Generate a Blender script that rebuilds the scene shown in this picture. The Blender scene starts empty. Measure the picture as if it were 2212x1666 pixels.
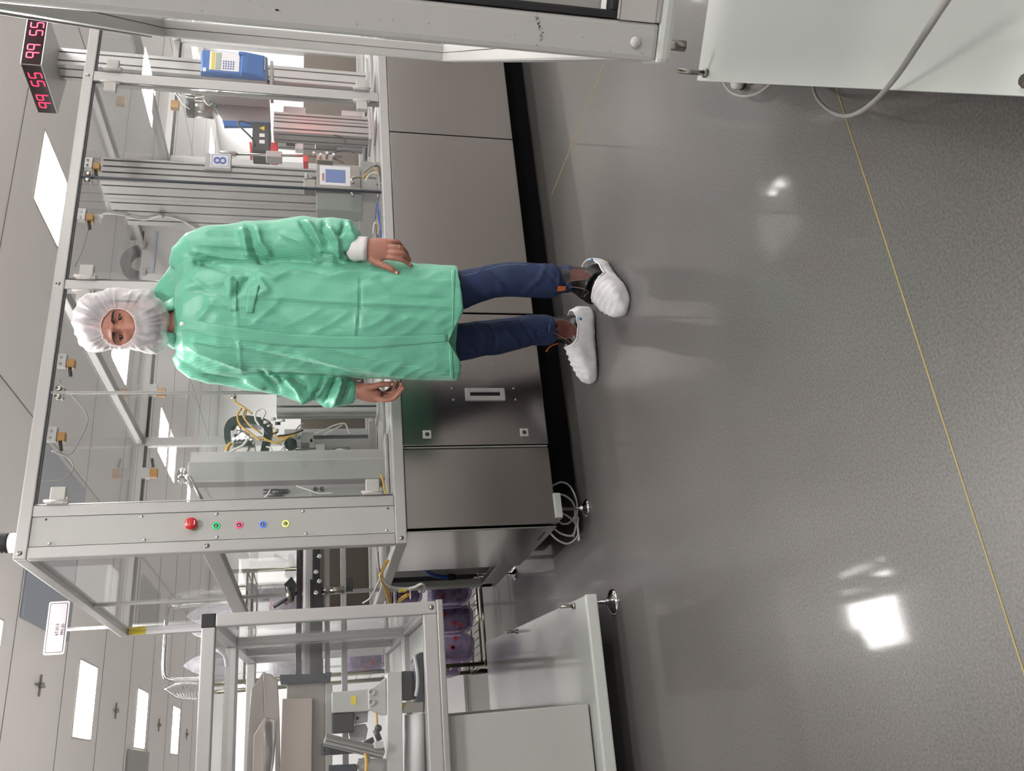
import bpy, bmesh, math, random
from mathutils import Vector, Matrix, noise
random.seed(7)
S = bpy.context.scene
COL = S.collection

# ---------------------------------------------------------------- camera
# The photo was taken with the phone on its side: world "up" points to the left of the picture.
F_PX = 1823.0
TH = math.radians(13.0)
PH = math.radians(65.64)
CAM = Vector((0, 0, 1.05))
FW = Vector((math.cos(PH), math.sin(PH), 0))
RT = Vector((math.sin(PH), -math.cos(PH), 0))
UP = Vector((0, 0, 1))
VZ = FW * math.cos(TH) - UP * math.sin(TH)
DN = -(UP * math.cos(TH) + FW * math.sin(TH))
cd = bpy.data.cameras.new('camera')
cam = bpy.data.objects.new('camera', cd)
COL.objects.link(cam)
cd.sensor_fit = 'HORIZONTAL'
cd.sensor_width = 36.0
cd.lens = 36.0 * F_PX / 2212.0
cd.clip_start = 0.02
cam.matrix_world = Matrix(((DN.x, RT.x, -VZ.x, CAM.x), (DN.y, RT.y, -VZ.y, CAM.y), (DN.z, RT.z, -VZ.z, CAM.z), (0, 0, 0, 1)))
S.camera = cam

# ---------------------------------------------------------------- world and exposure
w = bpy.data.worlds.new('world')
S.world = w
w.use_nodes = True
w.node_tree.nodes['Background'].inputs[0].default_value = (1, 1, 1, 1)
w.node_tree.nodes['Background'].inputs[1].default_value = 0.02
S.view_settings.view_transform = 'Standard'
S.view_settings.look = 'None'
S.view_settings.gamma = 1.0
S.view_settings.exposure = 0.0
S.view_settings.use_curve_mapping = False
LAMP_POWER = 63.0        # emission of the ceiling light panels


# ---------------------------------------------------------------- measuring helpers: where a sight line meets a real plane
def ray(x, y):
    return RT * ((833 - y) / F_PX) + DN * ((x - 1106) / F_PX) + VZ


def atZ(x, y, z):
    r = ray(x, y)
    return CAM + r * ((z - CAM.z) / r.z)


def atY(x, y, Y):
    r = ray(x, y)
    return CAM + r * (Y / r.y)


def atX(x, y, X):
    r = ray(x, y)
    return CAM + r * (X / r.x)


def atD(x, y, d):
    r = ray(x, y)
    return CAM + r * (d / (r.x * FW.x + r.y * FW.y))


# ---------------------------------------------------------------- materials
def srgb(c):
    if isinstance(c, str):
        c = [int(c[i:i + 2], 16) / 255 for i in (0, 2, 4)]
    return tuple(((v / 12.92) if v <= 0.04045 else ((v + 0.055) / 1.055) ** 2.4) for v in c) + (1,)


def new_mat(name):
    m = bpy.data.materials.new(name)
    m.use_nodes = True
    nt = m.node_tree
    return m, nt, nt.nodes['Principled BSDF'], nt.nodes['Material Output']


def mat(name, col, rough=0.5, metal=0.0, noise_amt=0.06, nscale=6.0, bump=0.0, bscale=200.0, coat=0.0, emit=None, estr=0.0, stretch=None, spec=0.5, rvar=0.0):
    m, nt, b, out = new_mat(name)
    N, L = nt.nodes, nt.links
    c = srgb(col)
    if not name.startswith(('ceiling', 'wall')):
        c = tuple(v * 0.85 for v in c[:3]) + (1,)
    tc = N.new('ShaderNodeTexCoord')
    mp = N.new('ShaderNodeMapping')
    L.new(tc.outputs['Object'], mp.inputs[0])
    if stretch:
        mp.inputs['Scale'].default_value = stretch
    nz = N.new('ShaderNodeTexNoise')
    nz.inputs['Scale'].default_value = nscale
    nz.inputs['Detail'].default_value = 4
    L.new(mp.outputs[0], nz.inputs[0])
    if noise_amt > 0:
        mx = N.new('ShaderNodeMix')
        mx.data_type = 'RGBA'
        mx.inputs[6].default_value = tuple(v * (1 - noise_amt) for v in c[:3]) + (1,)
        mx.inputs[7].default_value = tuple(min(1, v * (1 + noise_amt)) for v in c[:3]) + (1,)
        L.new(nz.outputs['Fac'], mx.inputs[0])
        L.new(mx.outputs[2], b.inputs['Base Color'])
    else:
        b.inputs['Base Color'].default_value = c
    b.inputs['Roughness'].default_value = rough
    if rvar > 0:
        mr = N.new('ShaderNodeMapRange')
        mr.inputs['To Min'].default_value = max(0.02, rough - rvar)
        mr.inputs['To Max'].default_value = rough + rvar
        L.new(nz.outputs['Fac'], mr.inputs[0])
        L.new(mr.outputs[0], b.inputs['Roughness'])
    b.inputs['Metallic'].default_value = metal
    b.inputs['Specular IOR Level'].default_value = spec
    b.inputs['Coat Weight'].default_value = coat
    b.inputs['Coat Roughness'].default_value = 0.08
    if emit:
        b.inputs['Emission Color'].default_value = srgb(emit)
        b.inputs['Emission Strength'].default_value = estr
    if bump > 0:
        n2 = N.new('ShaderNodeTexNoise')
        n2.inputs['Scale'].default_value = bscale
        n2.inputs['Detail'].default_value = 3
        L.new(mp.outputs[0], n2.inputs[0])
        bp = N.new('ShaderNodeBump')
        bp.inputs['Strength'].default_value = bump
        bp.inputs['Distance'].default_value = 0.002
        L.new(n2.outputs['Fac'], bp.inputs['Height'])
        L.new(bp.outputs[0], b.inputs['Normal'])
    return m


def film(name, tint=(1, 1, 1), gloss_rough=0.02, ior=1.45, haze=0.0, haze_col=(0.8, 0.8, 0.8), bump=0.0, bscale=20.0, through=0.5):
    """clear thin sheet: transparent seen straight on, mirror-like at a glancing angle, a little haze"""
    m, nt, b, out = new_mat(name)
    N, L = nt.nodes, nt.links
    N.remove(b)
    tr = N.new('ShaderNodeBsdfTransparent')
    tr.inputs[0].default_value = tuple(tint) + (1,)
    gl = N.new('ShaderNodeBsdfGlossy')
    gl.inputs['Roughness'].default_value = gloss_rough
    lw = N.new('ShaderNodeLayerWeight')
    lw.inputs[0].default_value = 0.5
    pw = N.new('ShaderNodeMath')
    pw.operation = 'POWER'
    pw.inputs[1].default_value = 5.0
    L.new(lw.outputs['Facing'], pw.inputs[0])
    fr = N.new('ShaderNodeMath')
    fr.operation = 'MULTIPLY_ADD'
    fr.inputs[1].default_value = 0.85
    fr.inputs[2].default_value = ((ior - 1) / (ior + 1)) ** 2 * 0.8
    L.new(pw.outputs[0], fr.inputs[0])
    mx = N.new('ShaderNodeMixShader')
    L.new(fr.outputs[0], mx.inputs[0])
    L.new(tr.outputs[0], mx.inputs[1])
    L.new(gl.outputs[0], mx.inputs[2])
    last = mx
    if haze > 0:
        df = N.new('ShaderNodeBsdfDiffuse')
        df.inputs[0].default_value = tuple(haze_col) + (1,)
        tl = N.new('ShaderNodeBsdfTranslucent')
        tl.inputs[0].default_value = tuple(haze_col) + (1,)
        ad = N.new('ShaderNodeMixShader')
        ad.inputs[0].default_value = through
        L.new(df.outputs[0], ad.inputs[1])
        L.new(tl.outputs[0], ad.inputs[2])
        m2 = N.new('ShaderNodeMixShader')
        m2.inputs[0].default_value = haze
        L.new(mx.outputs[0], m2.inputs[1])
        L.new(ad.outputs[0], m2.inputs[2])
        last = m2
        nz = N.new('ShaderNodeTexNoise')
        nz.inputs['Scale'].default_value = bscale
        nz.inputs['Detail'].default_value = 6
        tc = N.new('ShaderNodeTexCoord')
        L.new(tc.outputs['Object'], nz.inputs[0])
        mr = N.new('ShaderNodeMapRange')
        mr.inputs['From Min'].default_value = 0.3
        mr.inputs['From Max'].default_value = 0.7
        mr.inputs['To Min'].default_value = haze * 0.6
        mr.inputs['To Max'].default_value = min(1, haze * 1.4)
        L.new(nz.outputs['Fac'], mr.inputs[0])
        L.new(mr.outputs[0], m2.inputs[0])
        if bump > 0:
            bp = N.new('ShaderNodeBump')
            bp.inputs['Strength'].default_value = bump
            bp.inputs['Distance'].default_value = 0.01
            L.new(nz.outputs['Fac'], bp.inputs['Height'])
            L.new(bp.outputs[0], gl.inputs['Normal'])
            L.new(bp.outputs[0], df.inputs['Normal'])
    L.new(last.outputs[0], out.inputs[0])
    return m


def floor_mat():
    m, nt, b, out = new_mat('epoxy_floor')
    N, L = nt.nodes, nt.links
    tc = N.new('ShaderNodeTexCoord')
    big = N.new('ShaderNodeTexNoise')
    big.inputs['Scale'].default_value = 1.6
    big.inputs['Detail'].default_value = 5
    fine = N.new('ShaderNodeTexNoise')
    fine.inputs['Scale'].default_value = 190
    fine.inputs['Detail'].default_value = 2
    vor = N.new('ShaderNodeTexVoronoi')
    vor.inputs['Scale'].default_value = 130
    for t in (big, fine, vor):
        L.new(tc.outputs['Object'], t.inputs[0])
    c1 = N.new('ShaderNodeMix')
    c1.data_type = 'RGBA'
    c1.inputs[6].default_value = srgb('484746')
    c1.inputs[7].default_value = srgb('53504e')
    L.new(big.outputs['Fac'], c1.inputs[0])
    r1 = N.new('ShaderNodeValToRGB')
    r1.color_ramp.elements[0].position = 0.35
    r1.color_ramp.elements[0].color = (0.78, 0.78, 0.78, 1)
    r1.color_ramp.elements[1].position = 0.68
    r1.color_ramp.elements[1].color = (1.3, 1.28, 1.24, 1)
    L.new(fine.outputs['Fac'], r1.inputs[0])
    c2 = N.new('ShaderNodeMix')
    c2.data_type = 'RGBA'
    c2.blend_type = 'MULTIPLY'
    c2.inputs[0].default_value = 1
    L.new(c1.outputs[2], c2.inputs[6])
    L.new(r1.outputs[0], c2.inputs[7])
    # sparse pale grains
    r2 = N.new('ShaderNodeValToRGB')
    r2.color_ramp.elements[0].position = 0.0
    r2.color_ramp.elements[0].color = (1, 1, 1, 1)
    r2.color_ramp.elements[1].position = 0.12
    r2.color_ramp.elements[1].color = (0, 0, 0, 1)
    L.new(vor.outputs['Distance'], r2.inputs[0])
    sel = N.new('ShaderNodeMath')
    sel.operation = 'GREATER_THAN'
    sel.inputs[1].default_value = 0.72
    sep = N.new('ShaderNodeSeparateColor')
    L.new(vor.outputs['Color'], sep.inputs[0])
    L.new(sep.outputs[0], sel.inputs[0])
    ml = N.new('ShaderNodeMath')
    ml.operation = 'MULTIPLY'
    L.new(r2.outputs[0], ml.inputs[0])
    L.new(sel.outputs[0], ml.inputs[1])
    c3 = N.new('ShaderNodeMix')
    c3.data_type = 'RGBA'
    L.new(ml.outputs[0], c3.inputs[0])
    L.new(c2.outputs[2], c3.inputs[6])
    c3.inputs[7].default_value = srgb('8d8880')
    L.new(c3.outputs[2], b.inputs['Base Color'])
    mr = N.new('ShaderNodeMapRange')
    mr.inputs['To Min'].default_value = 0.34
    mr.inputs['To Max'].default_value = 0.44
    L.new(big.outputs['Fac'], mr.inputs[0])
    L.new(mr.outputs[0], b.inputs['Roughness'])
    b.inputs['Specular IOR Level'].default_value = 0.4
    b.inputs['Coat Weight'].default_value = 0.32
    b.inputs['Coat Roughness'].default_value = 0.06
    bp = N.new('ShaderNodeBump')
    bp.inputs['Strength'].default_value = 0.03
    bp.inputs['Distance'].default_value = 0.0005
    L.new(fine.outputs['Fac'], bp.inputs['Height'])
    L.new(bp.outputs[0], b.inputs['Normal'])
    return m


M = {}
M['floor'] = floor_mat()
M['ceil'] = mat('ceiling_panel_paint', 'f1ede9', 0.5, noise_amt=0.015)
M['wall'] = mat('wall_paint', 'f0efef', 0.45, noise_amt=0.02)
M['seam'] = mat('panel_seam', '8f8b87', 0.6)
M['lamp'] = mat('lamp_diffuser', 'ffffff', 0.5, emit='fffcf9', estr=LAMP_POWER, noise_amt=0)
M['lampframe'] = mat('lamp_frame', 'd6cfc4', 0.5)
M['alu'] = mat('anodised_aluminium', 'a09e9c', 0.40, 0.45, noise_amt=0.03)
M['alu_l'] = mat('pale_aluminium', 'acaaa8', 0.42, 0.3, noise_amt=0.03)
M['slot'] = mat('profile_slot_dark', '4c4c4e', 0.6, 0.3)
M['steel'] = mat('brushed_stainless', '8f8a86', 0.24, 1.0, noise_amt=0.05, nscale=0.8)
M['steelv'] = mat('bright_stainless', 'b4b0ac', 0.16, 1.0, noise_amt=0.06, nscale=3)
M['chrome'] = mat('chrome', 'dadada', 0.08, 1.0, noise_amt=0)
M['nickel'] = mat('nickel_part', '9c9890', 0.28, 1.0, noise_amt=0.1)
M['white'] = mat('white_powder_coat', 'b4b8b3', 0.42, noise_amt=0.02)
M['cream'] = mat('grey_white_enamel', 'b0afac', 0.35, noise_amt=0.03)
M['cab'] = mat('grey_cabinet_paint', 'a3a49f', 0.45, noise_amt=0.03)
M['plast'] = mat('pale_grey_plastic', 'b4b1ad', 0.5, noise_amt=0.02)
M['black'] = mat('black_plastic', '17171a', 0.45)
M['void'] = mat('matt_black', '040405', 0.8, noise_amt=0, spec=.1)  # near-black: deep shade in and under the base put into the colour
M['tray'] = mat('glossy_tray_enamel', 'b9bcb8', 0.22, noise_amt=.02, coat=.6)
M['steel_dk'] = mat('dull_stainless', '6b625b', 0.3, 1.0, noise_amt=.06, nscale=2)
M['lip'] = mat('polished_lip', 'd8d6d4', 0.32, 0.9, noise_amt=.02)
M['rubber'] = mat('black_rubber', '0c0d10', 0.55)
M['dark'] = mat('dark_grey_metal', '38383c', 0.45, 0.4)
M['darkblue'] = mat('dark_blue_grey_plastic', '232a36', 0.5)
M['blue'] = mat('blue_enamel', '1f5fa8', 0.35)
M['red'] = mat('red_plastic', 'c4121c', 0.35)
M['yellow'] = mat('yellow_plastic', 'd9b52a', 0.45)
M['ycable'] = mat('yellow_cable', 'b98f2c', 0.5)
M['gcable'] = mat('grey_cable', '8d8b88', 0.5)
M['wcable'] = mat('white_cable', 'c9c7c2', 0.45)
M['bcable'] = mat('black_cable', '1b1b1d', 0.5)
M['blcable'] = mat('blue_hose', '1b4fb0', 0.4)
M['green'] = mat('green_connector', '2f7f45', 0.45)
M['gold'] = mat('amber_switch_plastic', 'a9792d', 0.45, noise_amt=0.1)
M['glass'] = film('clear_acrylic', (0.97, 0.975, 0.975), 0.015, 1.42, haze=0.004, haze_col=(0.9, 0.9, 0.9), bscale=2.0)
M['bag'] = film('clear_plastic_bag', (0.93, 0.93, 0.95), 0.12, 1.6, haze=0.45, haze_col=(0.66, 0.65, 0.70), bump=0.9, bscale=22)
M['pbag'] = film('tinted_plastic_bag', (0.80, 0.72, 0.86), 0.12, 1.6, haze=0.42, haze_col=(0.54, 0.45, 0.60), bump=1.0, bscale=26)
M['purple'] = mat('purple_contents', '4a2a72', 0.4, noise_amt=0.25, nscale=20)
M['ink'] = mat('dark_ink', '2a2626', 0.6, noise_amt=0)
M['label'] = mat('white_label', 'e6e2e4', 0.45, noise_amt=0.01)
M['ylabel'] = mat('yellow_label', 'd6c13a', 0.5, noise_amt=0.03)
M['bluink'] = mat('blue_ink', '2a4fa8', 0.5, noise_amt=0)
M['yline'] = mat('yellow_floor_joint', '8a7c4a', 0.6, noise_amt=0.15, nscale=60)
M['skyblue'] = mat('pale_blue_enamel', '9aa3b0', 0.4)


# ---------------------------------------------------------------- mesh builder
class MB:
    def __init__(s):
        s.v = []
        s.f = []
        s.smooth = set()

    def add(s, vs, fs, smooth=False):
        n = len(s.v)
        s.v += [Vector(p) for p in vs]
        for q in fs:
            if smooth:
                s.smooth.add(len(s.f))
            s.f.append([n + i for i in q])
        return s

    def box(s, x0, x1, y0, y1, z0, z1):
        x0, x1 = min(x0, x1), max(x0, x1)
        y0, y1 = min(y0, y1), max(y0, y1)
        z0, z1 = min(z0, z1), max(z0, z1)
        return s.add([(x0, y0, z0), (x1, y0, z0), (x1, y1, z0), (x0, y1, z0), (x0, y0, z1), (x1, y0, z1), (x1, y1, z1), (x0, y1, z1)],
                     [(0, 3, 2, 1), (4, 5, 6, 7), (0, 1, 5, 4), (1, 2, 6, 5), (2, 3, 7, 6), (3, 0, 4, 7)])

    def bbox(s, x0, x1, y0, y1, z0, z1, b=0.003):
        """box with chamfered edges"""
        x0, x1 = min(x0, x1), max(x0, x1)
        y0, y1 = min(y0, y1), max(y0, y1)
        z0, z1 = min(z0, z1), max(z0, z1)
        b = min(b, (x1 - x0) * .45, (y1 - y0) * .45, (z1 - z0) * .45)
        bm = bmesh.new()
        bmesh.ops.create_cube(bm, size=1)
        for q in bm.verts:
            q.co = Vector(((x0 + x1) / 2 + q.co.x * (x1 - x0), (y0 + y1) / 2 + q.co.y * (y1 - y0), (z0 + z1) / 2 + q.co.z * (z1 - z0)))
        bmesh.ops.bevel(bm, geom=bm.edges[:], offset=b, segments=2, affect='EDGES', profile=0.6)
        bm.verts.index_update()
        s.add([q.co.copy() for q in bm.verts], [[q.index for q in fc.verts] for fc in bm.faces])
        bm.free()
        return s

    def ext(s, poly, p0, p1, up=(0, 0, 1)):
        """extrude a closed 2-D outline (a = sideways, b = along up) from p0 to p1"""
        p0, p1 = Vector(p0), Vector(p1)
        d = (p1 - p0).normalized()
        u = Vector(up)
        u = (u - d * u.dot(d)).normalized()
        a = d.cross(u)
        n = len(poly)
        vs = [p0 + a * x + u * y for x, y in poly] + [p1 + a * x + u * y for x, y in poly]
        fs = [(i, (i + 1) % n, n + (i + 1) % n, n + i) for i in range(n)]
        fs += [tuple(range(n - 1, -1, -1)), tuple(range(n, 2 * n))]
        return s.add(vs, fs)

    def cyl(s, p0, p1, r, n=16, r2=None, cap=True):
        p0, p1 = Vector(p0), Vector(p1)
        r2 = r if r2 is None else r2
        d = (p1 - p0).normalized()
        u = Vector((0, 0, 1)) if abs(d.z) < .9 else Vector((1, 0, 0))
        a = d.cross(u).normalized()
        b = d.cross(a)
        cs = [(math.cos(2 * math.pi * i / n), math.sin(2 * math.pi * i / n)) for i in range(n)]
        vs = [p0 + (a * c + b * t) * r for c, t in cs] + [p1 + (a * c + b * t) * r2 for c, t in cs]
        s.add(vs, [(i, n + i, n + (i + 1) % n, (i + 1) % n) for i in range(n)], True)
        if cap:
            s.add(vs[:n], [tuple(range(n))])
            s.add(vs[n:], [tuple(range(n - 1, -1, -1))])
        return s

    def tube(s, pts, r, n=8, sub=6, closed=False):
        """round bar through points, smoothed"""
        P = [Vector(p) for p in pts]
        if sub > 1 and len(P) > 2:
            Q = []
            m = len(P)
            rng = range(m if closed else m - 1)
            for i in rng:
                if closed:
                    a, b, c, d = P[(i - 1) % m], P[i], P[(i + 1) % m], P[(i + 2) % m]
                else:
                    a, b, c, d = P[max(0, i - 1)], P[i], P[i + 1], P[min(m - 1, i + 2)]
                for k in range(sub):
                    t = k / sub
                    Q.append(0.5 * ((2 * b) + (c - a) * t + (2 * a - 5 * b + 4 * c - d) * t * t + (3 * b - a - 3 * c + d) * t ** 3))
            if not closed:
                Q.append(P[-1])
            P = Q
        m = len(P)
        T = []
        for i in range(m):
            q = (P[(i + 1) % m] - P[(i - 1) % m]) if closed else (P[min(m - 1, i + 1)] - P[max(0, i - 1)])
            T.append(q.normalized() if q.length > 1e-9 else Vector((0, 0, 1)))
        u = Vector((0, 0, 1)) if abs(T[0].z) < .9 else Vector((1, 0, 0))
        vs = []
        for i in range(m):
            u = (u - T[i] * u.dot(T[i]))
            u = u.normalized() if u.length > 1e-6 else T[i].orthogonal().normalized()
            b = T[i].cross(u)
            rr = r[min(len(r) - 1, int(i * len(r) / m))] if isinstance(r, (list, tuple)) else r
            for k in range(n):
                t = 2 * math.pi * k / n
                vs.append(P[i] + (u * math.cos(t) + b * math.sin(t)) * rr)
        fs = []
        for i in range(m if closed else m - 1):
            j = (i + 1) % m
            for k in range(n):
                k2 = (k + 1) % n
                fs.append((i * n + k, i * n + k2, j * n + k2, j * n + k))
        s.add(vs, fs, True)
        if not closed:
            s.add(vs[:n], [tuple(range(n - 1, -1, -1))])
            s.add(vs[-n:], [tuple(range(n))])
        return s

    def loft(s, rings, caps=True, smooth=True):
        n = len(rings[0])
        vs = [p for r in rings for p in r]
        fs = []
        for i in range(len(rings) - 1):
            for k in range(n):
                k2 = (k + 1) % n
                fs.append((i * n + k, i * n + k2, (i + 1) * n + k2, (i + 1) * n + k))
        s.add(vs, fs, smooth)
        if caps:
            s.add(rings[0], [tuple(range(n - 1, -1, -1))], smooth)
            s.add(rings[-1], [tuple(range(n))], smooth)
        return s

    def lathe(s, c, prof, n=24, axis=(0, 0, 1)):
        """prof: (radius, height) pairs turned about axis through c"""
        c = Vector(c)
        d = Vector(axis).normalized()
        a = d.orthogonal().normalized()
        b = d.cross(a)
        rings = [[c + d * h + (a * math.cos(2 * math.pi * k / n) + b * math.sin(2 * math.pi * k / n)) * max(r, 1e-5) for k in range(n)] for r, h in prof]
        return s.loft(rings)

    def ball(s, c, r, nu=16, nv=10, sc=(1, 1, 1)):
        c = Vector(c)
        rings = []
        for i in range(nv + 1):
            t = math.pi * i / nv
            rr = max(math.sin(t), 1e-4) * r
            rings.append([c + Vector((rr * math.cos(2 * math.pi * k / nu) * sc[0], rr * math.sin(2 * math.pi * k / nu) * sc[1], -r * math.cos(t) * sc[2])) for k in range(nu)])
        return s.loft(rings)

    def sheet(s, pts, th, nrm):
        """flat polygon given thickness th along nrm"""
        n = len(pts)
        nr = Vector(nrm).normalized() * th
        P = [Vector(p) for p in pts]
        return s.add(P + [p + nr for p in P], [tuple(range(n - 1, -1, -1)), tuple(range(n, 2 * n))] + [(i, (i + 1) % n, n + (i + 1) % n, n + i) for i in range(n)])

    def build(s, name, m, parent=None, bevel=0, fixn=True):
        """parent: Empty or part; vertices are given in the root's frame (see ORG)"""
        me = bpy.data.meshes.new(name)
        off = Vector((0, 0, 0))
        if parent is not None:
            off = ORG.get(parent.name, off)
        me.from_pydata([p - off for p in s.v], [], s.f)
        for i in s.smooth:
            me.polygons[i].use_smooth = True
        if fixn:
            bm = bmesh.new()
            bm.from_mesh(me)
            bmesh.ops.remove_doubles(bm, verts=bm.verts, dist=1e-6)
            bmesh.ops.recalc_face_normals(bm, faces=bm.faces)
            bm.to_mesh(me)
            bm.free()
        me.materials.append(m)
        o = bpy.data.objects.new(name, me)
        COL.objects.link(o)
        if parent is not None:
            o.parent = parent
            ORG[o.name] = off
        if bevel:
            bv = o.modifiers.new('bevel', 'BEVEL')
            bv.width = bevel
            bv.segments = 2
            bv.limit_method = 'ANGLE'
        return o


ORG = {}


def thing(name, label, cat, loc=(0, 0, 0), rot=0.0, group=None, world=True):
    """an Empty at the thing's base; with world=True its parts are given in world coordinates, else in its own"""
    o = bpy.data.objects.new(name, None)
    COL.objects.link(o)
    o.empty_display_size = 0.05
    o.location = loc
    o.rotation_euler = (0, 0, rot)
    o['label'] = label
    o['category'] = cat
    if group:
        o['group'] = group
    ORG[o.name] = Vector(loc) if world else Vector((0, 0, 0))
    return o


def tag(o, label, cat, group=None, kind=None):
    o['label'] = label
    o['category'] = cat
    if group:
        o['group'] = group
    if kind:
        o['kind'] = kind
    return o


def struct(o, label=None):
    o['kind'] = 'structure'
    if label:
        o['label'] = label
    return o


def plabel(o, text):
    o['label'] = text
    return o


def section(w, h, nw=0, nh=0, sw=0.008, sd=0.007, ch=0.002):
    """outline of an aluminium profile w by h (w sideways, h along up) with nw slots on the faces across w and nh on those across h"""
    P = []

    def side(ax, bx, n, L):
        # walk a side from a to b, cutting n slots
        ax, bx = Vector(ax), Vector(bx)
        d = (bx - ax).normalized()
        inn = Vector((-d.y, d.x))
        out = []
        for i in range(n):
            c = ax + d * (L * (i + .5) / n)
            out += [c - d * sw / 2, c - d * sw / 2 + inn * sd, c + d * sw / 2 + inn * sd, c + d * sw / 2]
        return out
    a, b = w / 2, h / 2
    P += [Vector((-a + ch, -b))] + side((-a, -b), (a, -b), nw, w) + [Vector((a - ch, -b)), Vector((a, -b + ch))]
    P += side((a, -b), (a, b), nh, h) + [Vector((a, b - ch)), Vector((a - ch, b))]
    P += side((a, b), (-a, b), nw, w) + [Vector((-a + ch, b)), Vector((-a, b - ch))]
    P += side((-a, b), (-a, -b), nh, h) + [Vector((-a, -b + ch))]
    return [(p.x, p.y) for p in P]


def text_mesh(txt, size, M4, name, m, parent, depth=0.0005, font=None):
    """writing as real, slightly raised letters; M4 maps x to the reading direction and y to the letters' up"""
    cu = bpy.data.curves.new(name, 'FONT')
    cu.body = txt
    cu.size = size
    cu.extrude = depth
    cu.align_x = 'CENTER'
    cu.align_y = 'CENTER'
    cu.resolution_u = 3
    tmp = bpy.data.objects.new('tmp', cu)
    me = bpy.data.meshes.new_from_object(tmp)
    bpy.data.objects.remove(tmp)
    bpy.data.curves.remove(cu)
    off = ORG.get(parent.name, Vector((0, 0, 0))) if parent else Vector((0, 0, 0))
    for v in me.vertices:
        v.co = (M4 @ v.co) - off
    me.materials.clear()
    me.materials.append(m)
    me.name = name
    o = bpy.data.objects.new(name, me)
    COL.objects.link(o)
    if parent:
        o.parent = parent
        ORG[o.name] = off
    return o


def frame4(o, x, y):
    x, y = Vector(x).normalized(), Vector(y).normalized()
    z = x.cross(y)
    o = Vector(o)
    return Matrix(((x.x, y.x, z.x, o.x), (x.y, y.y, z.y, o.y), (x.z, y.z, z.z, o.z), (0, 0, 0, 1)))


# ================================================================ THE ROOM
RX0, RX1, RY0, RY1, RZ = -2.4, 12.0, -2.6, 16.6, 3.0
o = MB().box(RX0, RX1, RY0, RY1, -0.1, 0).build('floor', M['floor'])
struct(o, 'dark grey speckled glossy epoxy floor')
o = MB().box(RX0, RX1, RY0, RY1, RZ + 0.002, RZ + 0.1).build('ceiling', M['ceil'])
struct(o, 'off-white panelled ceiling')
struct(MB().box(RX0, RX1, RY1, RY1 + .1, 0, RZ).build('wall_back', M['wall']))
struct(MB().box(RX0, RX1, RY0 - .1, RY0, 0, RZ).build('wall_front', M['wall']))
struct(MB().box(RX0 - .1, RX0, RY0, RY1, 0, RZ).build('wall_left', M['wall']))
struct(MB().box(RX1, RX1 + .1, RY0, RY1, 0, RZ).build('wall_right', M['wall']))
# ceiling panel joints (run across every 1.29 m, and along every 3.42 m)
b = MB()
y = 7.6 - 1.285 * 9
while y < RY1:
    b.box(RX0, RX1, y - .0035, y + .0035, RZ - .0015, RZ + .003)
    y += 1.285
for k in range(-2, 3):
    x = 0.79 + 1.71 + 3.42 * k
    b.box(x - .0035, x + .0035, RY0, RY1, RZ - .0015, RZ + .003)
struct(b.build('trim_1', M['seam']), 'joints between the ceiling panels')
# yellow joint let into the floor
b = MB().box(-1.2, 2.6, 1.1605, 1.1640, -.001, .0008)
struct(b.build('trim_2', M['yline']), 'thin yellow joint across the floor')
b = MB().box(2.338, 2.343, 1.9, 3.05, -.001, .0006)
struct(b.build('trim_3', M['yline']), 'hairline yellow joint in the floor beside the cell')

# ceiling light panels: 0.6 m squares on a 3.42 x 2.6 m grid
ci = 0
for kx in range(0, 4):
    for ky in range(-3, 4):
        cx, cy = 0.79 + 3.42 * kx, 5.74 + 2.6 * ky
        if not (RX0 < cx - .4 and cx + .4 < RX1 and RY0 < cy - .4 and cy + .4 < RY1):
            continue
        names = {(0, 0): 'bright square ceiling light directly above the machine cell', (0, 1): 'nearest whole ceiling light behind the hanging sign',
                 (0, 2): 'second ceiling light in the row running away', (0, 3): 'third, smaller ceiling light in the row running away',
                 (1, 0): 'large bright ceiling light over the top beam of the cell, beside the red number display'}
        t = thing('ceiling_light', names.get((kx, ky), 'square white ceiling light further off, partly hidden'), 'ceiling light', (cx, cy, RZ), group='ceiling lights')
        hx, hy = 0.30, 0.31
        fr = MB()
        for (a0, a1, b0, b1) in ((-hx - .015, hx + .015, -hy - .015, -hy), (-hx - .015, hx + .015, hy, hy + .015), (-hx - .015, -hx, -hy, hy), (hx, hx + .015, -hy, hy)):
            fr.box(cx + a0, cx + a1, cy + b0, cy + b1, RZ - .005, RZ + .001)
        fr.build('frame', M['lampframe'], t)
        pts = []
        for k in range(32):   # diffuser with rounded corners
            q = 2 * math.pi * k / 32
            c, s_ = math.cos(q), math.sin(q)
            r = 0.04
            pts.append((cx + (hx - r) * (1 if c > 0 else -1) + r * c, cy + (hy - r) * (1 if s_ > 0 else -1) + r * s_, RZ - .003))
        MB().add(pts, [tuple(range(31, -1, -1))]).build('diffuser', M['lamp'], t, fixn=False)
# sprinkler crosses between the lights
lab = ['small cross-shaped ceiling bracket before the first light', 'cross-shaped ceiling bracket between the first and second light', 'cross-shaped ceiling bracket between the second and third light', 'farthest small cross-shaped ceiling bracket']
for i, cy in enumerate((6.99, 9.58, 12.15, 14.70)):
    b = MB()
    b.box(.79 - .075, .79 + .075, cy - .008, cy + .008, RZ - .012, RZ)
    b.box(.79 - .008, .79 + .008, cy - .11, cy + .11, RZ - .012, RZ)
    b.cyl((.79, cy, RZ - .03), (.79, cy, RZ), .02, 12)
    tag(b.build('ceiling_bracket', M['nickel']), lab[i], 'ceiling bracket', 'cross-shaped ceiling brackets')
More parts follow.
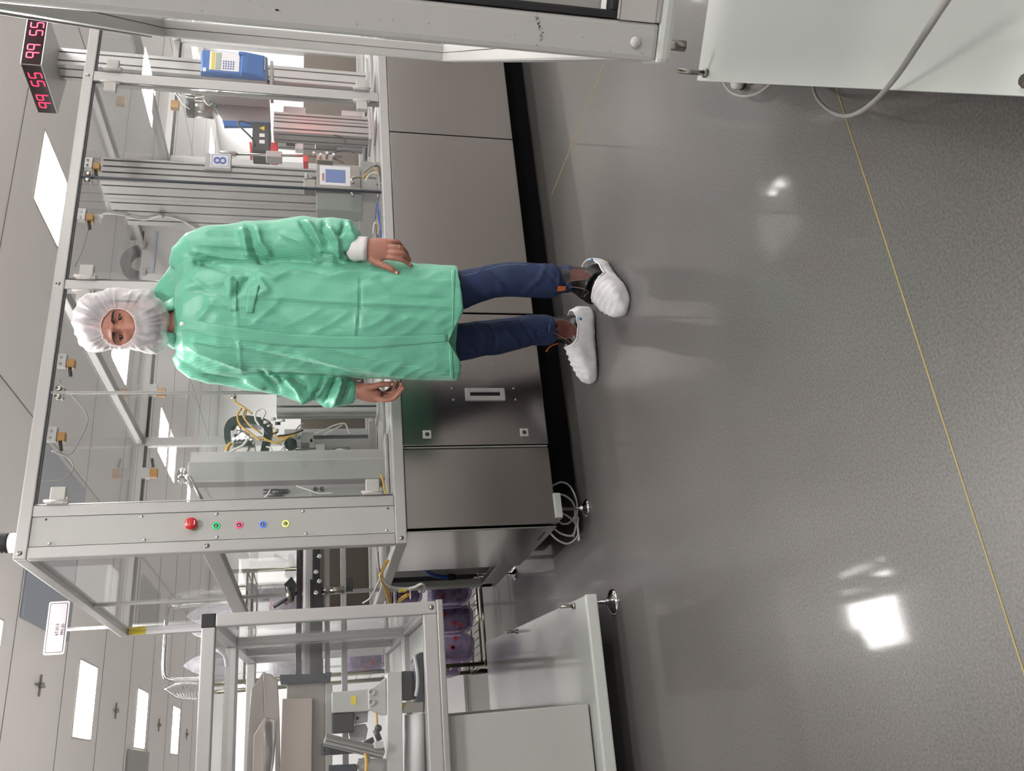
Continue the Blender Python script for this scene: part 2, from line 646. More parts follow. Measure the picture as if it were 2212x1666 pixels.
# grey flush units in the ceiling
o = MB().bbox(1.17, 2.43, 6.36, 7.55, RZ - .02, RZ + .001, .004).build('ceiling_filter_panel', M['skyblue'])
tag(o, 'large blue-grey rectangular panel in the ceiling above the cell corner', 'ceiling panel')
o = MB().bbox(-.75, .46, 10.30, 11.52, RZ - .02, RZ + .001, .004).build('ceiling_filter_panel', M['cab'])
tag(o, 'grey rectangular ceiling panel next to the second ceiling light', 'ceiling panel')
# ================================================================ THE MACHINE CELL (glazed enclosure on a stainless base)
CX0, CX1, CY0, CY1 = 0.757, 4.90, 3.08, 4.84
ZD, ZT = 0.726, 2.042
cell = thing('machine_enclosure', 'long glazed aluminium machine cell on a stainless base behind the person in green', 'machine', (CX0, CY0, 0))


def bar(name, x0, x1, y0, y1, z0, z1, m='alu_l', par=None, b=.004, lab=None):
    o = MB().bbox(x0, x1, y0, y1, z0, z1, b).build(name, M[m], par or cell)
    if lab:
        o['label'] = lab
    return o


T = .042
# long beams
bar('top_beam', CX0, CX1, CY0, CY0 + T, ZT - T, ZT)
bar('top_beam', CX0, CX1, CY1 - T, CY1, ZT - T, ZT)
deckb = bar('deck_beam', CX0, CX1, CY0, CY0 + T, ZD, ZD + T)
bar('deck_beam', CX0, CX1, CY1 - T, CY1, ZD, ZD + T)
bar('side_beam', CX0, CX0 + T, CY0 + T, CY1 - T, ZT - T, ZT)
bar('side_beam', CX0, CX0 + T, CY0 + T, CY1 - T, 1.385, 1.445)
bar('side_beam', CX0, CX0 + T, CY0 + T, CY1 - T, ZD, ZD + T)
bar('side_beam', CX1 - T, CX1, CY0 + T, CY1 - T, ZT - T, ZT)
# posts
for x0, x1 in ((CX0, .797), (.902, .942), (1.805, 1.846), (2.852, 2.906), (3.86, 3.91), (CX1 - T, CX1)):
    bar('front_post', x0, x1, CY0 + .001, CY0 + T, ZD + T, ZT - T)
for x0, x1 in ((CX0, .797), (1.80, 1.85), (2.84, 2.89), (3.80, 3.85), (CX1 - T, CX1)):
    bar('rear_post', x0, x1, CY1 - T, CY1, ZD + T, ZT - T)
bar('side_post', CX0 + .012, CX0 + .03, 4.04, 4.055, ZD + T, ZT - T)
# roof cross beams, pale flat faces and a dark seal beside each
for x in (1.806, 2.856, 3.81):
    bar('roof_beam', x, x + .045, CY0 + T, CY1 - T, ZT - .035, ZT - .002)
    bar('roof_seal', x + .045, x + .053, CY0 + T, CY1 - T, ZT - .03, ZT - .01, 'slot', lab='dark rubber roof seal')
# seals along the beams (dark lines)
bar('glass_seal', .942, CX1 - T, CY0 + .010, CY0 + .020, ZT - T - .007, ZT - T, 'slot', b=.001, lab='dark glazing seal under the top beam')
bar('glass_seal', CX0 + T, CX1 - T, CY1 - .030, CY1 - .012, ZT - T - .012, ZT - T, 'slot', b=.001, lab='dark glazing seal')
# front glass doors
gl = []
for x0, x1, lab in ((.944, 1.366, 'left leaf'), (1.376, 1.803, 'leaf'), (1.85, 2.340, 'leaf'), (2.347, 2.850, 'leaf'), (2.910, 3.38, 'leaf'), (3.385, 3.858, 'leaf'), (3.912, 4.85, 'leaf')):
    o = MB().box(x0, x1, CY0 + .012, CY0 + .017, ZD + T + .004, ZT - T - .004).build('glass_door', M['glass'], cell)
    gl.append(o)
# bright edge strips where the leaves meet
o = MB().box(1.366, 1.3695, CY0 + .008, CY0 + .020, ZD + T + .004, ZT - T - .004).build('edge_strip', M['alu_l'], gl[0])
o = MB().box(1.3715, 1.375, CY0 + .008, CY0 + .020, ZD + T + .004, ZT - T - .004).build('edge_strip', M['alu'], gl[1])
o = MB().box(2.3405, 2.3465, CY0 + .006, CY0 + .020, ZD + T + .004, ZT - T - .004).build('edge_strip', M['darkblue'], gl[3])
o['label'] = 'dark edge strip where two glass doors meet'
for x in (1.850, 2.8465):
    MB().cyl((x, CY0 + .006, ZD + T + .004), (x, CY0 + .006, ZT - T - .004), .004, 8).build('hinge_rod', M['chrome'], cell)
MB().cyl((.946, CY0 + .006, ZD + T + .004), (.946, CY0 + .006, ZT - T - .004), .003, 8).build('hinge_rod', M['alu'], cell)
# hinges (pale plastic, two per door)


def hinge(x, z, side):
    b = MB()
    b.bbox(x, x + side * .014, CY0 - .012, CY0 + .008, z - .036, z + .036, .003)
    b.bbox(x + side * .012, x + side * .022, CY0 - .013, CY0 - .003, z - .034, z - .028, .002)
    b.bbox(x + side * .010, x + side * .060, CY0 - .013, CY0 + .010, z - .025, z + .025, .004)
    b.cyl((x + side * .010, CY0 - .010, z - .042), (x + side * .010, CY0 - .010, z + .042), .005, 10)
    b.cyl((x + side * .003, CY0 - .014, z + .018), (x + side * .003, CY0 - .010, z + .018), .0035, 8)
    b.cyl((x + side * .003, CY0 - .014, z - .018), (x + side * .003, CY0 - .010, z - .018), .0035, 8)
    return b.build('hinge', M['plast'], cell)


for x, sd in ((2.908, 1), (2.850, -1), (1.848, 1), (1.803, -1), (.944, 1)):
    for z in (1.925, .848):
        hinge(x, z, sd)

# side glass, rear glass, roof sheet
MB().box(CX0 + .018, CX0 + .022, CY0 + T, 4.045, 1.445, ZT - T).build('side_glass', M['glass'], cell)
MB().box(CX0 + .018, CX0 + .022, 4.055, CY1 - T, 1.445, ZT - T).build('side_glass', M['glass'], cell)
MB().box(CX0 + .018, CX0 + .022, CY0 + T, CY1 - T, ZD + T + .35, 1.385).build('side_glass', M['glass'], cell)
for x0, x1 in ((.797, 1.80), (1.85, 2.84), (2.89, 3.80), (3.85, 4.85)):
    MB().box(x0, x1, CY1 - .03, CY1 - .026, 1.145, ZT - T).build('rear_glass', M['glass'], cell)
    MB().bbox(x0, x1, CY1 - .034, CY1 - .022, ZD + T, 1.145, .002).build('rear_panel', M['steel_dk'], cell)
for i, (x0, x1) in enumerate(((.80, 1.806), (1.86, 2.856), (2.91, 3.81))):
    MB().box(x0, x1, CY0 + T, CY1 - T, ZT - .012, ZT - .008).build('roof_glass', M['glass'], cell)
# inner table
bar('table_plate', CX0 + T, CX1 - T, CY0 + T, CY1 - T, .722, .745, 'alu_l')
for (x0, x1, y0, y1) in ((.82, 4.8, 3.16, 3.30), (.82, 4.8, 3.62, 3.9), (.82, 4.8, 4.3, 4.7)):
    bar('table_rail', x0, x1, y0, y1, .745, .762, 'alu')
for x in (1.2, 1.9, 2.5, 3.05, 3.3):
    bar('table_rail', x, x + .11, 3.30, 3.62, .745, .758, 'alu')
# screws and plugs on the frame
for (x, y_, z) in ((.777, 0, 2.022), (.777, 0, 1.427), (.777, 0, .747), (1.826, 0, 2.022), (2.878, 0, 2.022)):
    MB().lathe((x, CY0 + .001, z), [(.009, 0), (.009, .001), (.0075, .0035), (.0001, .0045)], 14, (0, -1, 0)).build('end_plug', M['nickel'], cell)

# control strip between the two corner posts
cp = MB().bbox(.7985, .9005, CY0 + .004, CY0 + .012, ZD + T + .002, ZT - T - .002, .001).build('control_panel', M['cream'], cell)
cp['label'] = 'tall grey control strip with a stop button and four ring lights'
for x, zs in ((.808, (1.935, 1.635, 1.395, 1.09, .80)), (.892, (1.65, 1.40, 1.10))):
    for z in zs:
        MB().lathe((x, CY0 + .004, z), [(.0065, 0), (.006, .002), (.003, .0045), (.0001, .005)], 10, (0, -1, 0)).build('screw', M['chrome'], cp)
for x, z in ((.892, 1.955), (.892, .792)):
    MB().cyl((x, CY0 + .0035, z), (x, CY0 + .0042, z), .004, 10).build('hole', M['black'], cp)
# stop button
sb = thing('stop_button', 'red mushroom stop button on the grey control strip', 'button', (.854, CY0 + .004, 1.482))
MB().lathe((.854, CY0 + .004, 1.482), [(.0001, 0), (.018, 0), (.018, .006), (.013, .009), (.013, .014)], 24, (0, -1, 0)).build('collar', M['yellow'], sb)
MB().lathe((.854, CY0 + .004, 1.482), [(.013, .014), (.0205, .016), (.0215, .022), (.020, .029), (.014, .033), (.0001, .034)], 28, (0, -1, 0)).build('button_cap', M['red'], sb)
for q in (0, math.pi):
    pts = [(.854 + .0135 * math.sin(q + t), CY0 + .004 - .0325, 1.482 + .0135 * math.cos(q + t)) for t in (-.6, -.3, 0, .3, .6)]
    MB().tube(pts, .0018, 6).build('arrow_mark', M['label'], sb)
for nm, x, z, colr in (('green', .848, 1.399, '1fc977'), ('pink', .848, 1.321, 'e8527e'), ('blue', .847, 1.240, '5b7fe0'), ('yellow', .847, 1.161, 'e8e67a')):
    bt = thing('push_button', f'{nm} ring-lit push button on the grey control strip', 'button', (x, CY0 + .004, z), group='ring-lit push buttons')
    m_ = mat(f'{nm}_ring_lamp', colr, .4, emit=colr, estr=.35, noise_amt=0)
    MB().lathe((x, CY0 + .004, z), [(.0075, 0), (.0130, 0), (.0130, .003), (.0105, .0045), (.0075, .004), (.0075, 0)], 26, (0, -1, 0)).build('lit_ring', m_, bt)
    MB().lathe((x, CY0 + .004, z), [(.0001, 0), (.0075, 0), (.0072, .0035), (.0001, .004)], 20, (0, -1, 0)).build('push_cap', M['nickel'], bt)

# base cabinets
bz0, bz1 = .140, .724
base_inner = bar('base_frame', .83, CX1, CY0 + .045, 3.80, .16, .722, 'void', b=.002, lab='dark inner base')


def base_door(x0, x1, y, name, corner_gap=.003):
    return MB().bbox(x0, x1, y, y + .022, bz0, bz1, .003).build(name, M['steel'], cell)


p1 = base_door(.815, 1.131, CY0 + .020, 'base_panel')
p2 = base_door(1.141, 1.732, CY0 + .010, 'base_door')
p3 = base_door(1.740, 2.687, CY0 + .012, 'base_panel')
p4 = base_door(2.692, 3.70, CY0 + .012, 'base_panel')
p5 = base_door(3.705, CX1 - .05, CY0 + .012, 'base_panel')
MB().box(1.133, 1.137, CY0 + .014, CY0 + .03, bz0 + .005, bz1).build('door_edge', M['alu'], p2)
# recessed pull handle of the door
yy = CY0 + .010
hb = MB()
hb.bbox(1.330, 1.384, yy - .010, yy + .001, .302, .322, .002)
hb.bbox(1.330, 1.384, yy - .010, yy + .001, .446, .466, .002)
hb.bbox(1.330, 1.349, yy - .010, yy + .001, .322, .446, .002)
hb.bbox(1.366, 1.384, yy - .010, yy + .001, .322, .446, .002)
hb.build('handle', M['alu_l'], p2)
MB().box(1.346, 1.368, yy - .003, yy + .0005, .32, .448).build('handle_recess', M['black'], p2)
for x, z in ((1.187, .630), (1.190, .237)):
    l = MB().bbox(x - .017, x + .017, yy - .005, yy + .001, z - .017, z + .017, .002)
    l = l.build('lock', M['alu_l'], p2)
    MB().lathe((x, yy - .005, z), [(.009, 0), (.008, .002), (.004, .0012), (.0001, .0012)], 12, (0, -1, 0)).build('lock_core', M['dark'], p2)
for x, z in ((1.385, .518), (1.385, .262), (1.335, .515), (1.335, .258), (1.49, .475), (1.49, .335)):
    MB().lathe((x, yy, z), [(.005, 0), (.0045, .003), (.002, .004), (.0001, .0042)], 10, (0, -1, 0)).build('screw', M['nickel'], p2)
# base end: polished sheet, then a shadowed recess
MB().bbox(.800, .806, CY0 + .022, 3.77, bz0 + .004, bz1, .002).build('base_end_panel', M['steelv'], cell)
MB().box(.7985, .8002, 3.18, 3.30, .170, .176).build('vent_slot', M['black'], cell)
bar('base_end_frame', .800, .83, 4.16, 4.24, .19, .724, 'cab')
bar('base_end_frame', .800, .83, 3.77, 4.24, .17, .25, 'alu')
bar('base_end_recess', .86, .87, 3.77, 4.2, .22, .722, 'cab')
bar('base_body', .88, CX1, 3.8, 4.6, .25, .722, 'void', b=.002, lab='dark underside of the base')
MB().bbox(.856, .863, 3.93, 3.99, .62, .67, .002).build('socket', M['black'], cell)
# matt black box, added to keep the gap under the base dark
bar('gap_shade_box', 1.02, CX1 - .02, CY0 + .16, 4.45, .0, .165, 'void', b=.002, lab='black box added under the base to darken the gap')
# levelling feet


def foot(x, y, h, r=.04, par=None, lab=None, root=None):
    b = MB()
    b.lathe((x, y, 0), [(.0001, 0), (r, 0), (r, .004), (r * .8, .010), (r * .35, .020), (.010, .024), (.010, .030), (.0065, .031), (.0065, h)], 24)
    b.cyl((x, y, h - .035), (x, y, h - .022), .0115, 6)
    o = b.build('levelling_foot', M['chrome'], par)
    return o


bar('foot_bracket', .835, .935, 3.09, 3.19, .115, .145, 'cab')
for x, y_ in ((.882, 3.135), (.912, 4.50)):
    foot(x, y_, .15 if y_ < 4 else .24, .036, cell)
# stack of black corrugated hose above the corner
ch = thing('corrugated_conduit', 'black corrugated conduit with a pale clamp standing on the top corner of the cell', 'conduit', (.80, 3.12, ZT))
prof = []
for k in range(9):
    prof += [(.030, .03 + k * .012), (.036, .036 + k * .012)]
MB().lathe((.835, 3.16, ZT + .012), prof + [(.0001, .14)], 24).build('ribbed_hose', M['rubber'], ch)
MB().lathe((.835, 3.16, ZT), [(.0001, 0), (.05, 0), (.05, .006), (.034, .012), (.034, .04), (.0001, .04)], 24).build('clamp', M['plast'], ch)

# door switches under the top beam, each with a lead
swl = ['amber door switch right of the middle pane, nearest the dark door joint', 'amber door switch under the top beam over the grey profile tower', 'amber door switch under the top beam just left of the hooded head',
       'amber door switch under the top beam with the long looping lead']
swc = [[(198, 345), (206, 378), (215, 395)], [(190, 500), (178, 540), (162, 577)], [(128, 822), (142, 842), (168, 868), (190, 905), (170, 955), (150, 982), (118, 976)], [(112, 975), (145, 988), (158, 1010), (140, 1035), (84, 1038)]]
for i, (X, lb) in enumerate(zip((2.40, 2.142, 1.485, 1.191), swl)):
    t = thing('door_switch', lb, 'switch', (X, 3.11, 1.97), group='amber door switches')
    MB().bbox(X - .006, X + .048, 3.095, 3.118, 1.962, 1.995, .002).build('bracket', M['alu_l'], t)
    MB().bbox(X - .002, X + .030, 3.102, 3.130, 1.935, 1.965, .003).build('switch_body', M['gold'], t)
    MB().cyl((X - .038, 3.115, 1.945), (X - .002, 3.115, 1.952), .0065, 12).build('plug', M['black'], t)
    for dx in (.006, .032):
        MB().cyl((X + dx, 3.092, 1.98), (X + dx, 3.096, 1.98), .005, 10).build('screw', M['chrome'], t)
    MB().tube([(X - .038, 3.115, 1.945)] + [atY(px, py, 3.13) for px, py in swc[i]], .0022, 6).build('lead', M['gcable'], t)
# small round catches at the door joint
for nm, X, lb in (('catch', 1.371, 'pair of small round steel catches where the left doors meet under the top beam'), ('catch', 2.343, 'pair of small round steel catches at the dark door joint')):
    t = thing('door_catch', lb, 'catch', (X, 3.10, 1.96))
    for dx in (-.016, .016):
        MB().lathe((X + dx, 3.092, 1.972), [(.0001, 0), (.011, 0), (.011, .006), (.007, .008), (.0001, .008)], 16, (0, -1, 0)).build('round_stop', M['nickel'], t)
        MB().bbox(X + dx - .008, X + dx + .008, 3.092, 3.112, 1.955, 1.965, .002).build('catch_plate', M['alu_l'], t)
# rear door switch seen through the cell
t = thing('door_switch', 'amber switch hanging on the far roof beam beside the rear post', 'switch', (1.62, 4.8, 1.99))
MB().bbox(1.60, 1.66, 4.77, 4.80, 1.955, 2.0, .002).build('bracket', M['alu_l'], t)
MB().bbox(1.60, 1.65, 4.76, 4.79, 1.915, 1.955, .003).build('switch_body', M['gold'], t)
MB().cyl((1.66, 4.77, 1.94), (1.71, 4.77, 1.95), .008, 10).build('plug', M['black'], t)
t = thing('door_switch', 'amber switch on the far roof beam left of the hooded head', 'switch', (2.12, 4.8, 1.99))
MB().bbox(2.10, 2.17, 4.77, 4.80, 1.955, 2.0, .002).build('bracket', M['alu_l'], t)
MB().bbox(2.09, 2.14, 4.76, 4.79, 1.905, 1.955, .003).build('switch_body', M['gold'], t)
# loops of grey hose under the base
t = thing('hose_bundle', 'loops of grey hose hanging under the near corner of the base', 'hose', (.95, 3.2, 0))
for pts in ([(1190, 1052), (1212, 1042), (1232, 1052), (1246, 1085), (1245, 1130), (1238, 1160)], [(1196, 1066), (1222, 1072), (1240, 1092), (1242, 1130)], [(1205, 1105), (1230, 1118), (1247, 1140), (1249, 1170)],
            [(1200, 1120), (1215, 1132), (1232, 1128), (1246, 1108)], [(1186, 1148), (1202, 1165), (1225, 1175), (1242, 1166), (1250, 1148), (1244, 1120)], [(1192, 1138), (1210, 1152), (1232, 1158), (1242, 1150)]):
    MB().tube([atY(px, py, 3.20) for px, py in pts], .0042, 8).build('hose_loop', M['gcable'], t)
MB().tube([atY(px, py, 3.19) for px, py in ((1250, 1118), (1248, 1140), (1252, 1168))], .003, 6).build('cable_tie', M['alu_l'], t)
# blue hose inside the end recess
t = thing('hose', 'blue hose curving inside the shadowed end of the base', 'hose', (.84, 3.9, .5))
MB().tube([atX(px, py, .84) for px, py in ((908, 1218), (925, 1238), (950, 1246), (975, 1247))], .010, 10).build('hose_run', M['blcable'], t)
MB().cyl(atX(968, 1247, .84), atX(982, 1247, .84), .016, 12).build('hose_end', M['black'], t)
# rear corner stickers on the far side post
o = MB().bbox(.758, .7985, 4.7945, 4.7975, 1.60, 1.998, .001).build('notice_strip', M['label'], None)
tag(o, 'white notice strip on the far end post, below the yellow sticker', 'notice')
o = MB().box(.7585, .798, 4.7935, 4.7945, 1.915, 1.995).build('sticker', M['ylabel'], None)
tag(o, 'yellow warning sticker at the top of the far end post', 'sticker')
# ================================================================ FOREGROUND MACHINES
# left machine: low glazed module; local frame u (right), v (away), z
A2 = math.radians(-3.2)
O2 = Vector((.50, 2.93, 0))
E2X = Vector((math.cos(A2), math.sin(A2), 0))
E2Y = Vector((-math.sin(A2), math.cos(A2), 0))


def m2(x, y, v):
    """point of the left machine's frame on its plane v"""
    r = ray(x, y)
    t = (v - (CAM - O2).dot(E2Y)) / r.dot(E2Y)
    d = CAM + r * t - O2
    return Vector((d.dot(E2X), d.dot(E2Y), d.z))


lm = thing('machine_module', 'low glazed machine module with a black corner cap, standing in front of the cell end', 'machine', O2, A2, world=False)


def lb_(name, a, b_, c, d, e, f, m='alu_l', par=None, bv=.004):
    return MB().bbox(a, b_, c, d, e, f, bv).build(name, M[m], par or lm)


LZ0, LZ1 = .652, 1.412
P = .042
xs, xe, ve = .015, -1.6, 1.95
lb_('corner_post', xs - P, xs, 0, P, LZ0, LZ1 - P)
lb_('top_beam', xe, xs - P, 0, P, LZ1 - P, LZ1)
lb_('bottom_beam', xe, xs - P, .002, P, LZ0, LZ0 + .047)
lb_('bottom_rail', xe, xs + .004, -.004, P + .004, LZ0 - .022, LZ0, 'alu')
lb_('bottom_rail', xs - P, xs + .004, P, ve, LZ0 - .022, LZ0, 'alu')
lb_('top_side_beam', xs - P, xs, P, ve, LZ1 - P, LZ1)
lb_('bottom_side_beam', xs - P, xs, P, ve, LZ0, LZ0 + .04)
for v in (.80, .865, 1.38, 1.90):
    lb_('side_post', xs - P, xs, v, v + P, LZ0 + .04, LZ1 - P)
for x in (-.60, -1.25):
    lb_('front_post', x, x + P, 0, P, LZ0 + .047, LZ1 - P)
for v in (.80, .865, 1.90):
    lb_('cross_beam', xe, xs - P, v, v + P, LZ1 - P, LZ1)
    lb_('cross_beam', xe, xs - P, v, v + P, LZ0, LZ0 + .04)
lb_('corner_cap', xs - P - .001, xs + .001, -.001, P + .001, LZ1 - P, LZ1 + .002, 'rubber', bv=.003)['label'] = 'scuffed black plastic corner cap'
MB().lathe((xs - P / 2, 0, LZ0 + .018), [(.009, 0), (.008, .003), (.0001, .004)], 14, (0, -1, 0)).build('end_plug', M['nickel'], lm)
MB().box(xe, xs - P, .018, .022, LZ0 + .047, LZ1 - P).build('front_glass', M['glass'], lm)
MB().box(xs - .024, xs - .020, P, .80, LZ0 + .04, LZ1 - P).build('side_glass', M['glass'], lm)
MB().box(xs - .024, xs - .020, .907, 1.38, LZ0 + .04, LZ1 - P).build('side_glass', M['glass'], lm)
MB().box(xe, xs - P, .82, .824, LZ0 + .04, LZ1 - P).build('partition_glass', M['glass'], lm)
MB().box(xe, xs - P, P, .80, LZ1 - .020, LZ1 - .016).build('top_glass', M['glass'], lm)
# pale inside table
lb_('inner_table', xe, xs - P - .002, P, ve, LZ0 + .004, LZ0 + .016, 'cream')
# lower part: grey cabinet, enamel tray, foot
lb_('lower_cabinet', xe, -.357, .06, ve, .130, LZ0 - .022, 'cab', bv=.005)
tr = lb_('drip_tray', xe, .002, -.02, ve - .02, .112, .124, 'tray')
tr['label'] = 'glossy off-white sheet tray'
lb_('tray_lip', xe, .004, -.035, -.018, .085, .128, 'white', bv=.006)
for u, v in ((-.018, .12), (-.018, 1.10)):
    b = MB()
    b.cyl((u, v, .124), (u, v, .134), .012, 6)
    b.cyl((u, v, .130), (u, v, .180), .0060, 12)
    b.build('threaded_rod', M['nickel'], lm)
for u, v in ((-.02, .04), (-1.4, .06), (-.05, 1.85), (-1.4, 1.85)):
    b = MB()
    b.lathe((u, v, 0), [(.0001, 0), (.047, 0), (.047, .003), (.040, .012), (.018, .022), (.011, .026), (.011, .034), (.0065, .035), (.0065, .112)], 28)
    b.cyl((u, v, .095), (u, v, .112), .012, 6)
    b.build('levelling_foot', M['chrome'], lm)

# right machine: same kind, close to the camera
A3 = math.radians(45.2)
O3 = Vector((.744, .703, 0))
rm = thing('machine_housing', 'tall pale machine housing with a black-sealed window, close on the right', 'machine', O3, A3, world=False)


def rb(name, x0, x1, y0, y1, z0, z1, m='cream', bv=.004, par=None):
    return MB().bbox(x0, x1, y0, y1, z0, z1, bv).build(name, M[m], par or rm)


RZ0, RZ1 = .655, 1.492


def gbeam(name, a, b_, axis, m='cream'):
    """profile with a fine groove down the middle of each face"""
    up = (0, 0, 1) if axis != 'z' else (1, 0, 0)
    return MB().ext(section(.045, .045, 1, 1, .0022, .006, .003), a, b_, up).build(name, M[m], rm)


rb('front_post', 0, .045, -.043, 0, RZ0, RZ1 + .3, bv=.006)
rb('front_post', 0, .045, -1.1, -1.055, RZ0, RZ1 + .3)
rb('bottom_beam', 0, .045, -1.055, -.043, RZ0, .708, bv=.002)
rb('bottom_lip', -.003, .060, -1.1, .001, .637, RZ0, 'white', bv=.006)
rb('inset_panel', -.002, .004, -1.05, -.0425, .662, .706, 'plast', bv=.001)
ga = MB()
ga.bbox(-.002, .02, -.052, -.0432, .709, 1.75, .002)
ga.bbox(-.002, .02, -1.055, -.052, .709, .718, .002)
ga.build('window_seal', M['rubber'], rm)
rb('bead', -.003, .002, -1.055, -.043, .7065, .7095, 'alu_l', bv=.001)
MB().box(.010, .014, -1.055, -.052, .718, 1.75).build('window_pane', M['glass'], rm)
rb('back_board', .06, .07, -1.05, -.050, .71, 1.75, 'plast')
gbeam('far_post', (1.5775, -.0225, RZ0 + .045), (1.5775, -.0225, RZ1 - .045), 'z')
gbeam('side_beam', (.046, -.0225, RZ1 - .0225), (1.6, -.0225, RZ1 - .0225), 'x')
gbeam('side_beam', (.046, -.0225, RZ0 + .0225), (1.6, -.0225, RZ0 + .0225), 'x')
rb('far_beam', 1.555, 1.6, -1.1, -.045, RZ1 - .045, RZ1)
rb('far_beam', 1.555, 1.6, -1.1, -.045, RZ0, RZ0 + .045)
rb('side_strip', .046, 1.6, .0005, .004, RZ1 - .006, RZ1 + .001, 'alu_l', bv=.001)
rb('inner_floor', .05, 1.55, -1.1, -.05, RZ0 + .005, RZ0 + .02, 'cream')
MB().lathe((-.0005, -.020, .683), [(.0066, 0), (.0064, .0015), (.0045, .0032), (.0001, .0040)], 24, (-1, 0, 0)).build('screw_cover', M['plast'], rm)
MB().cyl((.02, -.022, .612), (.02, -.022, .640), .0065, 14).build('bolt', M['nickel'], rm)
# scuff marks on the pale post
sc = MB()
random.seed(3)
for k in range(60):
    t = random.random()
    y = -.006 - .034 * t
    z = .801 + random.gauss(0, .0012) - .004 * math.sin(t * 5)
    w_ = random.uniform(.0001, .00045)
    sc.box(-.0004, .0002, y - w_, y + w_ * 2, z - w_ * .8, z + w_)
for k in range(40):
    y = -random.uniform(.003, .04)
    z = random.uniform(.67, 1.3)
    w_ = random.uniform(.0001, .0003)
    sc.box(-.0003, .0002, y - w_, y + w_ * 2, z - w_, z + w_ * 2)
for k in range(14):
    sc.box(-.0004, .0002, -.0165 - random.random() * .002, -.0165, 1.090 + random.random() * .004, 1.0912 + random.random() * .003)
sc.build('scuff_marks', M['ink'], rm)
# tray
rb('drip_tray', -.35, 1.085, -1.0, 0, .106, .120, 'white', bv=.003)['label'] = 'pale enamelled tray'
for x, y, hh in ((1.03, -.018, .198), (.003, -.020, .135)):
    b = MB()
    b.cyl((x, y, .119), (x, y, .131), .0105, 6)
    b.cyl((x, y, .125), (x, y, hh), .0062, 14, cap=True)
    b.build('threaded_rod', M['nickel'], rm)
for x, y in ((1.03, -.04), (1.03, -.95), (-.3, -.95)):
    b = MB()
    b.lathe((x, y, 0), [(.0001, 0), (.04, 0), (.038, .010), (.012, .024), (.0065, .03), (.0065, .106)], 24)
    b.build('levelling_foot', M['chrome'], rm)
# cables over the tray
cb = thing('cable', 'thick grey cable hanging in a loop over the edge of the pale tray', 'cable', (.9, .7, .12))
pts = [atZ(2075, -45, .34), atZ(2045, 0, .32), atZ(1980, 100, .25), atZ(1940, 160, .20), atZ(1895, 213, .15), atZ(1855, 243, .11), atZ(1820, 250, .08), atZ(1788, 236, .05), atZ(1765, 212, .03), atZ(1756, 185, .02), atZ(1750, 150, .02)]
MB().tube(pts, [.0048, .0045, .0042, .0038, .0034, .0030], 12).build('cable_run', M['gcable'], cb)
cb = thing('cable', 'short grey cable loop peeping out under the pale tray, beside a white ring', 'cable', (1.3, 1.2, .02))
pts = [atZ(1562, 165, .03), atZ(1565, 182, .03), atZ(1580, 200, .03), atZ(1605, 208, .03), atZ(1635, 202, .03), atZ(1665, 180, .03), atZ(1675, 160, .03)]
MB().tube(pts, .0035, 10).build('cable_run', M['gcable'], cb)
c = atZ(1590, 176, .02)
cr = thing('caster', 'white round caster peeping out from under the pale tray', 'caster', (c.x, c.y, 0))
MB().lathe((c.x, c.y, .006), [(.0001, 0), (.018, 0), (.020, .006), (.018, .02), (.0001, .02)], 24).build('wheel_body', M['plast'], cr)
MB().lathe((c.x, c.y, 0), [(.0001, 0), (.019, 0), (.020, .005), (.0001, .005)], 24).build('tread', M['rubber'], cr)
# ================================================================ WHAT STANDS INSIDE THE CELL
TZ = .762   # top of the inner table


def prof_post(name, x, y, z0, z1, w, d, nw, nd, par, m='alu'):
    return MB().ext(section(w, d, nw, nd, .010, .020, .003), (x, y, z0), (x, y, z1), (0, 1, 0)).build(name, M[m], par)


def base_plate(x0, x1, y0, y1, par, z=TZ):
    return MB().bbox(x0, x1, y0, y1, z - .002, z + .012, .003).build('base_plate', M['alu_l'], par)


# tower that carries the number display
t = thing('profile_post', 'slotted aluminium post rising through the cell roof to the red number display', 'post', (3.68, 3.86, TZ))
prof_post('slotted_profile', 3.68, 3.87, TZ + .01, 2.44, .12, .12, 2, 2, t, 'alu_l')
base_plate(3.56, 3.80, 3.76, 3.98, t)
# the display: two faces meeting at a corner
dsp = thing('number_display', 'two-sided red digital number display showing 99 55 above the top right beam', 'display', (3.68, 3.87, 2.44))
zt, zb = 2.585, 2.458
cA = Vector((3.80, 3.71, 0))     # near corner
dR = Vector((math.cos(math.radians(5)), math.sin(math.radians(5)), 0))
dL = Vector((math.cos(math.radians(102)), math.sin(math.radians(102)), 0))
cA = atY(44, 138, 3.62)
zt = cA.z
zb = atY(91, 138, 3.62).z
cA = Vector((cA.x, cA.y, 0))
qL = atD(82, 243, (cA.x * FW.x + cA.y * FW.y) + .22)
LL = .40


def pgon(a, z):
    return [Vector((p.x, p.y, z)) for p in a]


L_end = atZ(82, 243, zt)
L_end = Vector((L_end.x, L_end.y, 0))
R_vis = atZ(57, 55, zt)
R_vis = Vector((R_vis.x, R_vis.y, 0))
uL = (L_end - cA).normalized()
LLn = (L_end - cA).length
uR = (R_vis - cA).normalized()
LRn = LLn
R_end = cA + uR * LRn
nL = Vector((uL.y, -uL.x, 0))
if nL.dot(-FW) < 0:
    nL = -nL
nR = Vector((uR.y, -uR.x, 0))
if nR.dot(-FW) < 0:
    nR = -nR
back = Vector((3.74, 4.0, 0))
foot_poly = [cA, R_end, R_end - nR * .05, back, L_end - nL * .05, L_end]
MB().loft([pgon(foot_poly, zb), pgon(foot_poly, zt)], smooth=False).build('case', M['alu_l'], dsp)
M['dispface'] = mat('dark_red_display_window', '16030a', .15, emit='30000c', estr=.25, noise_amt=0)
M['led'] = mat('red_segment_lamp', 'ff2a50', .4, emit='ff1f48', estr=2.6, noise_amt=0)
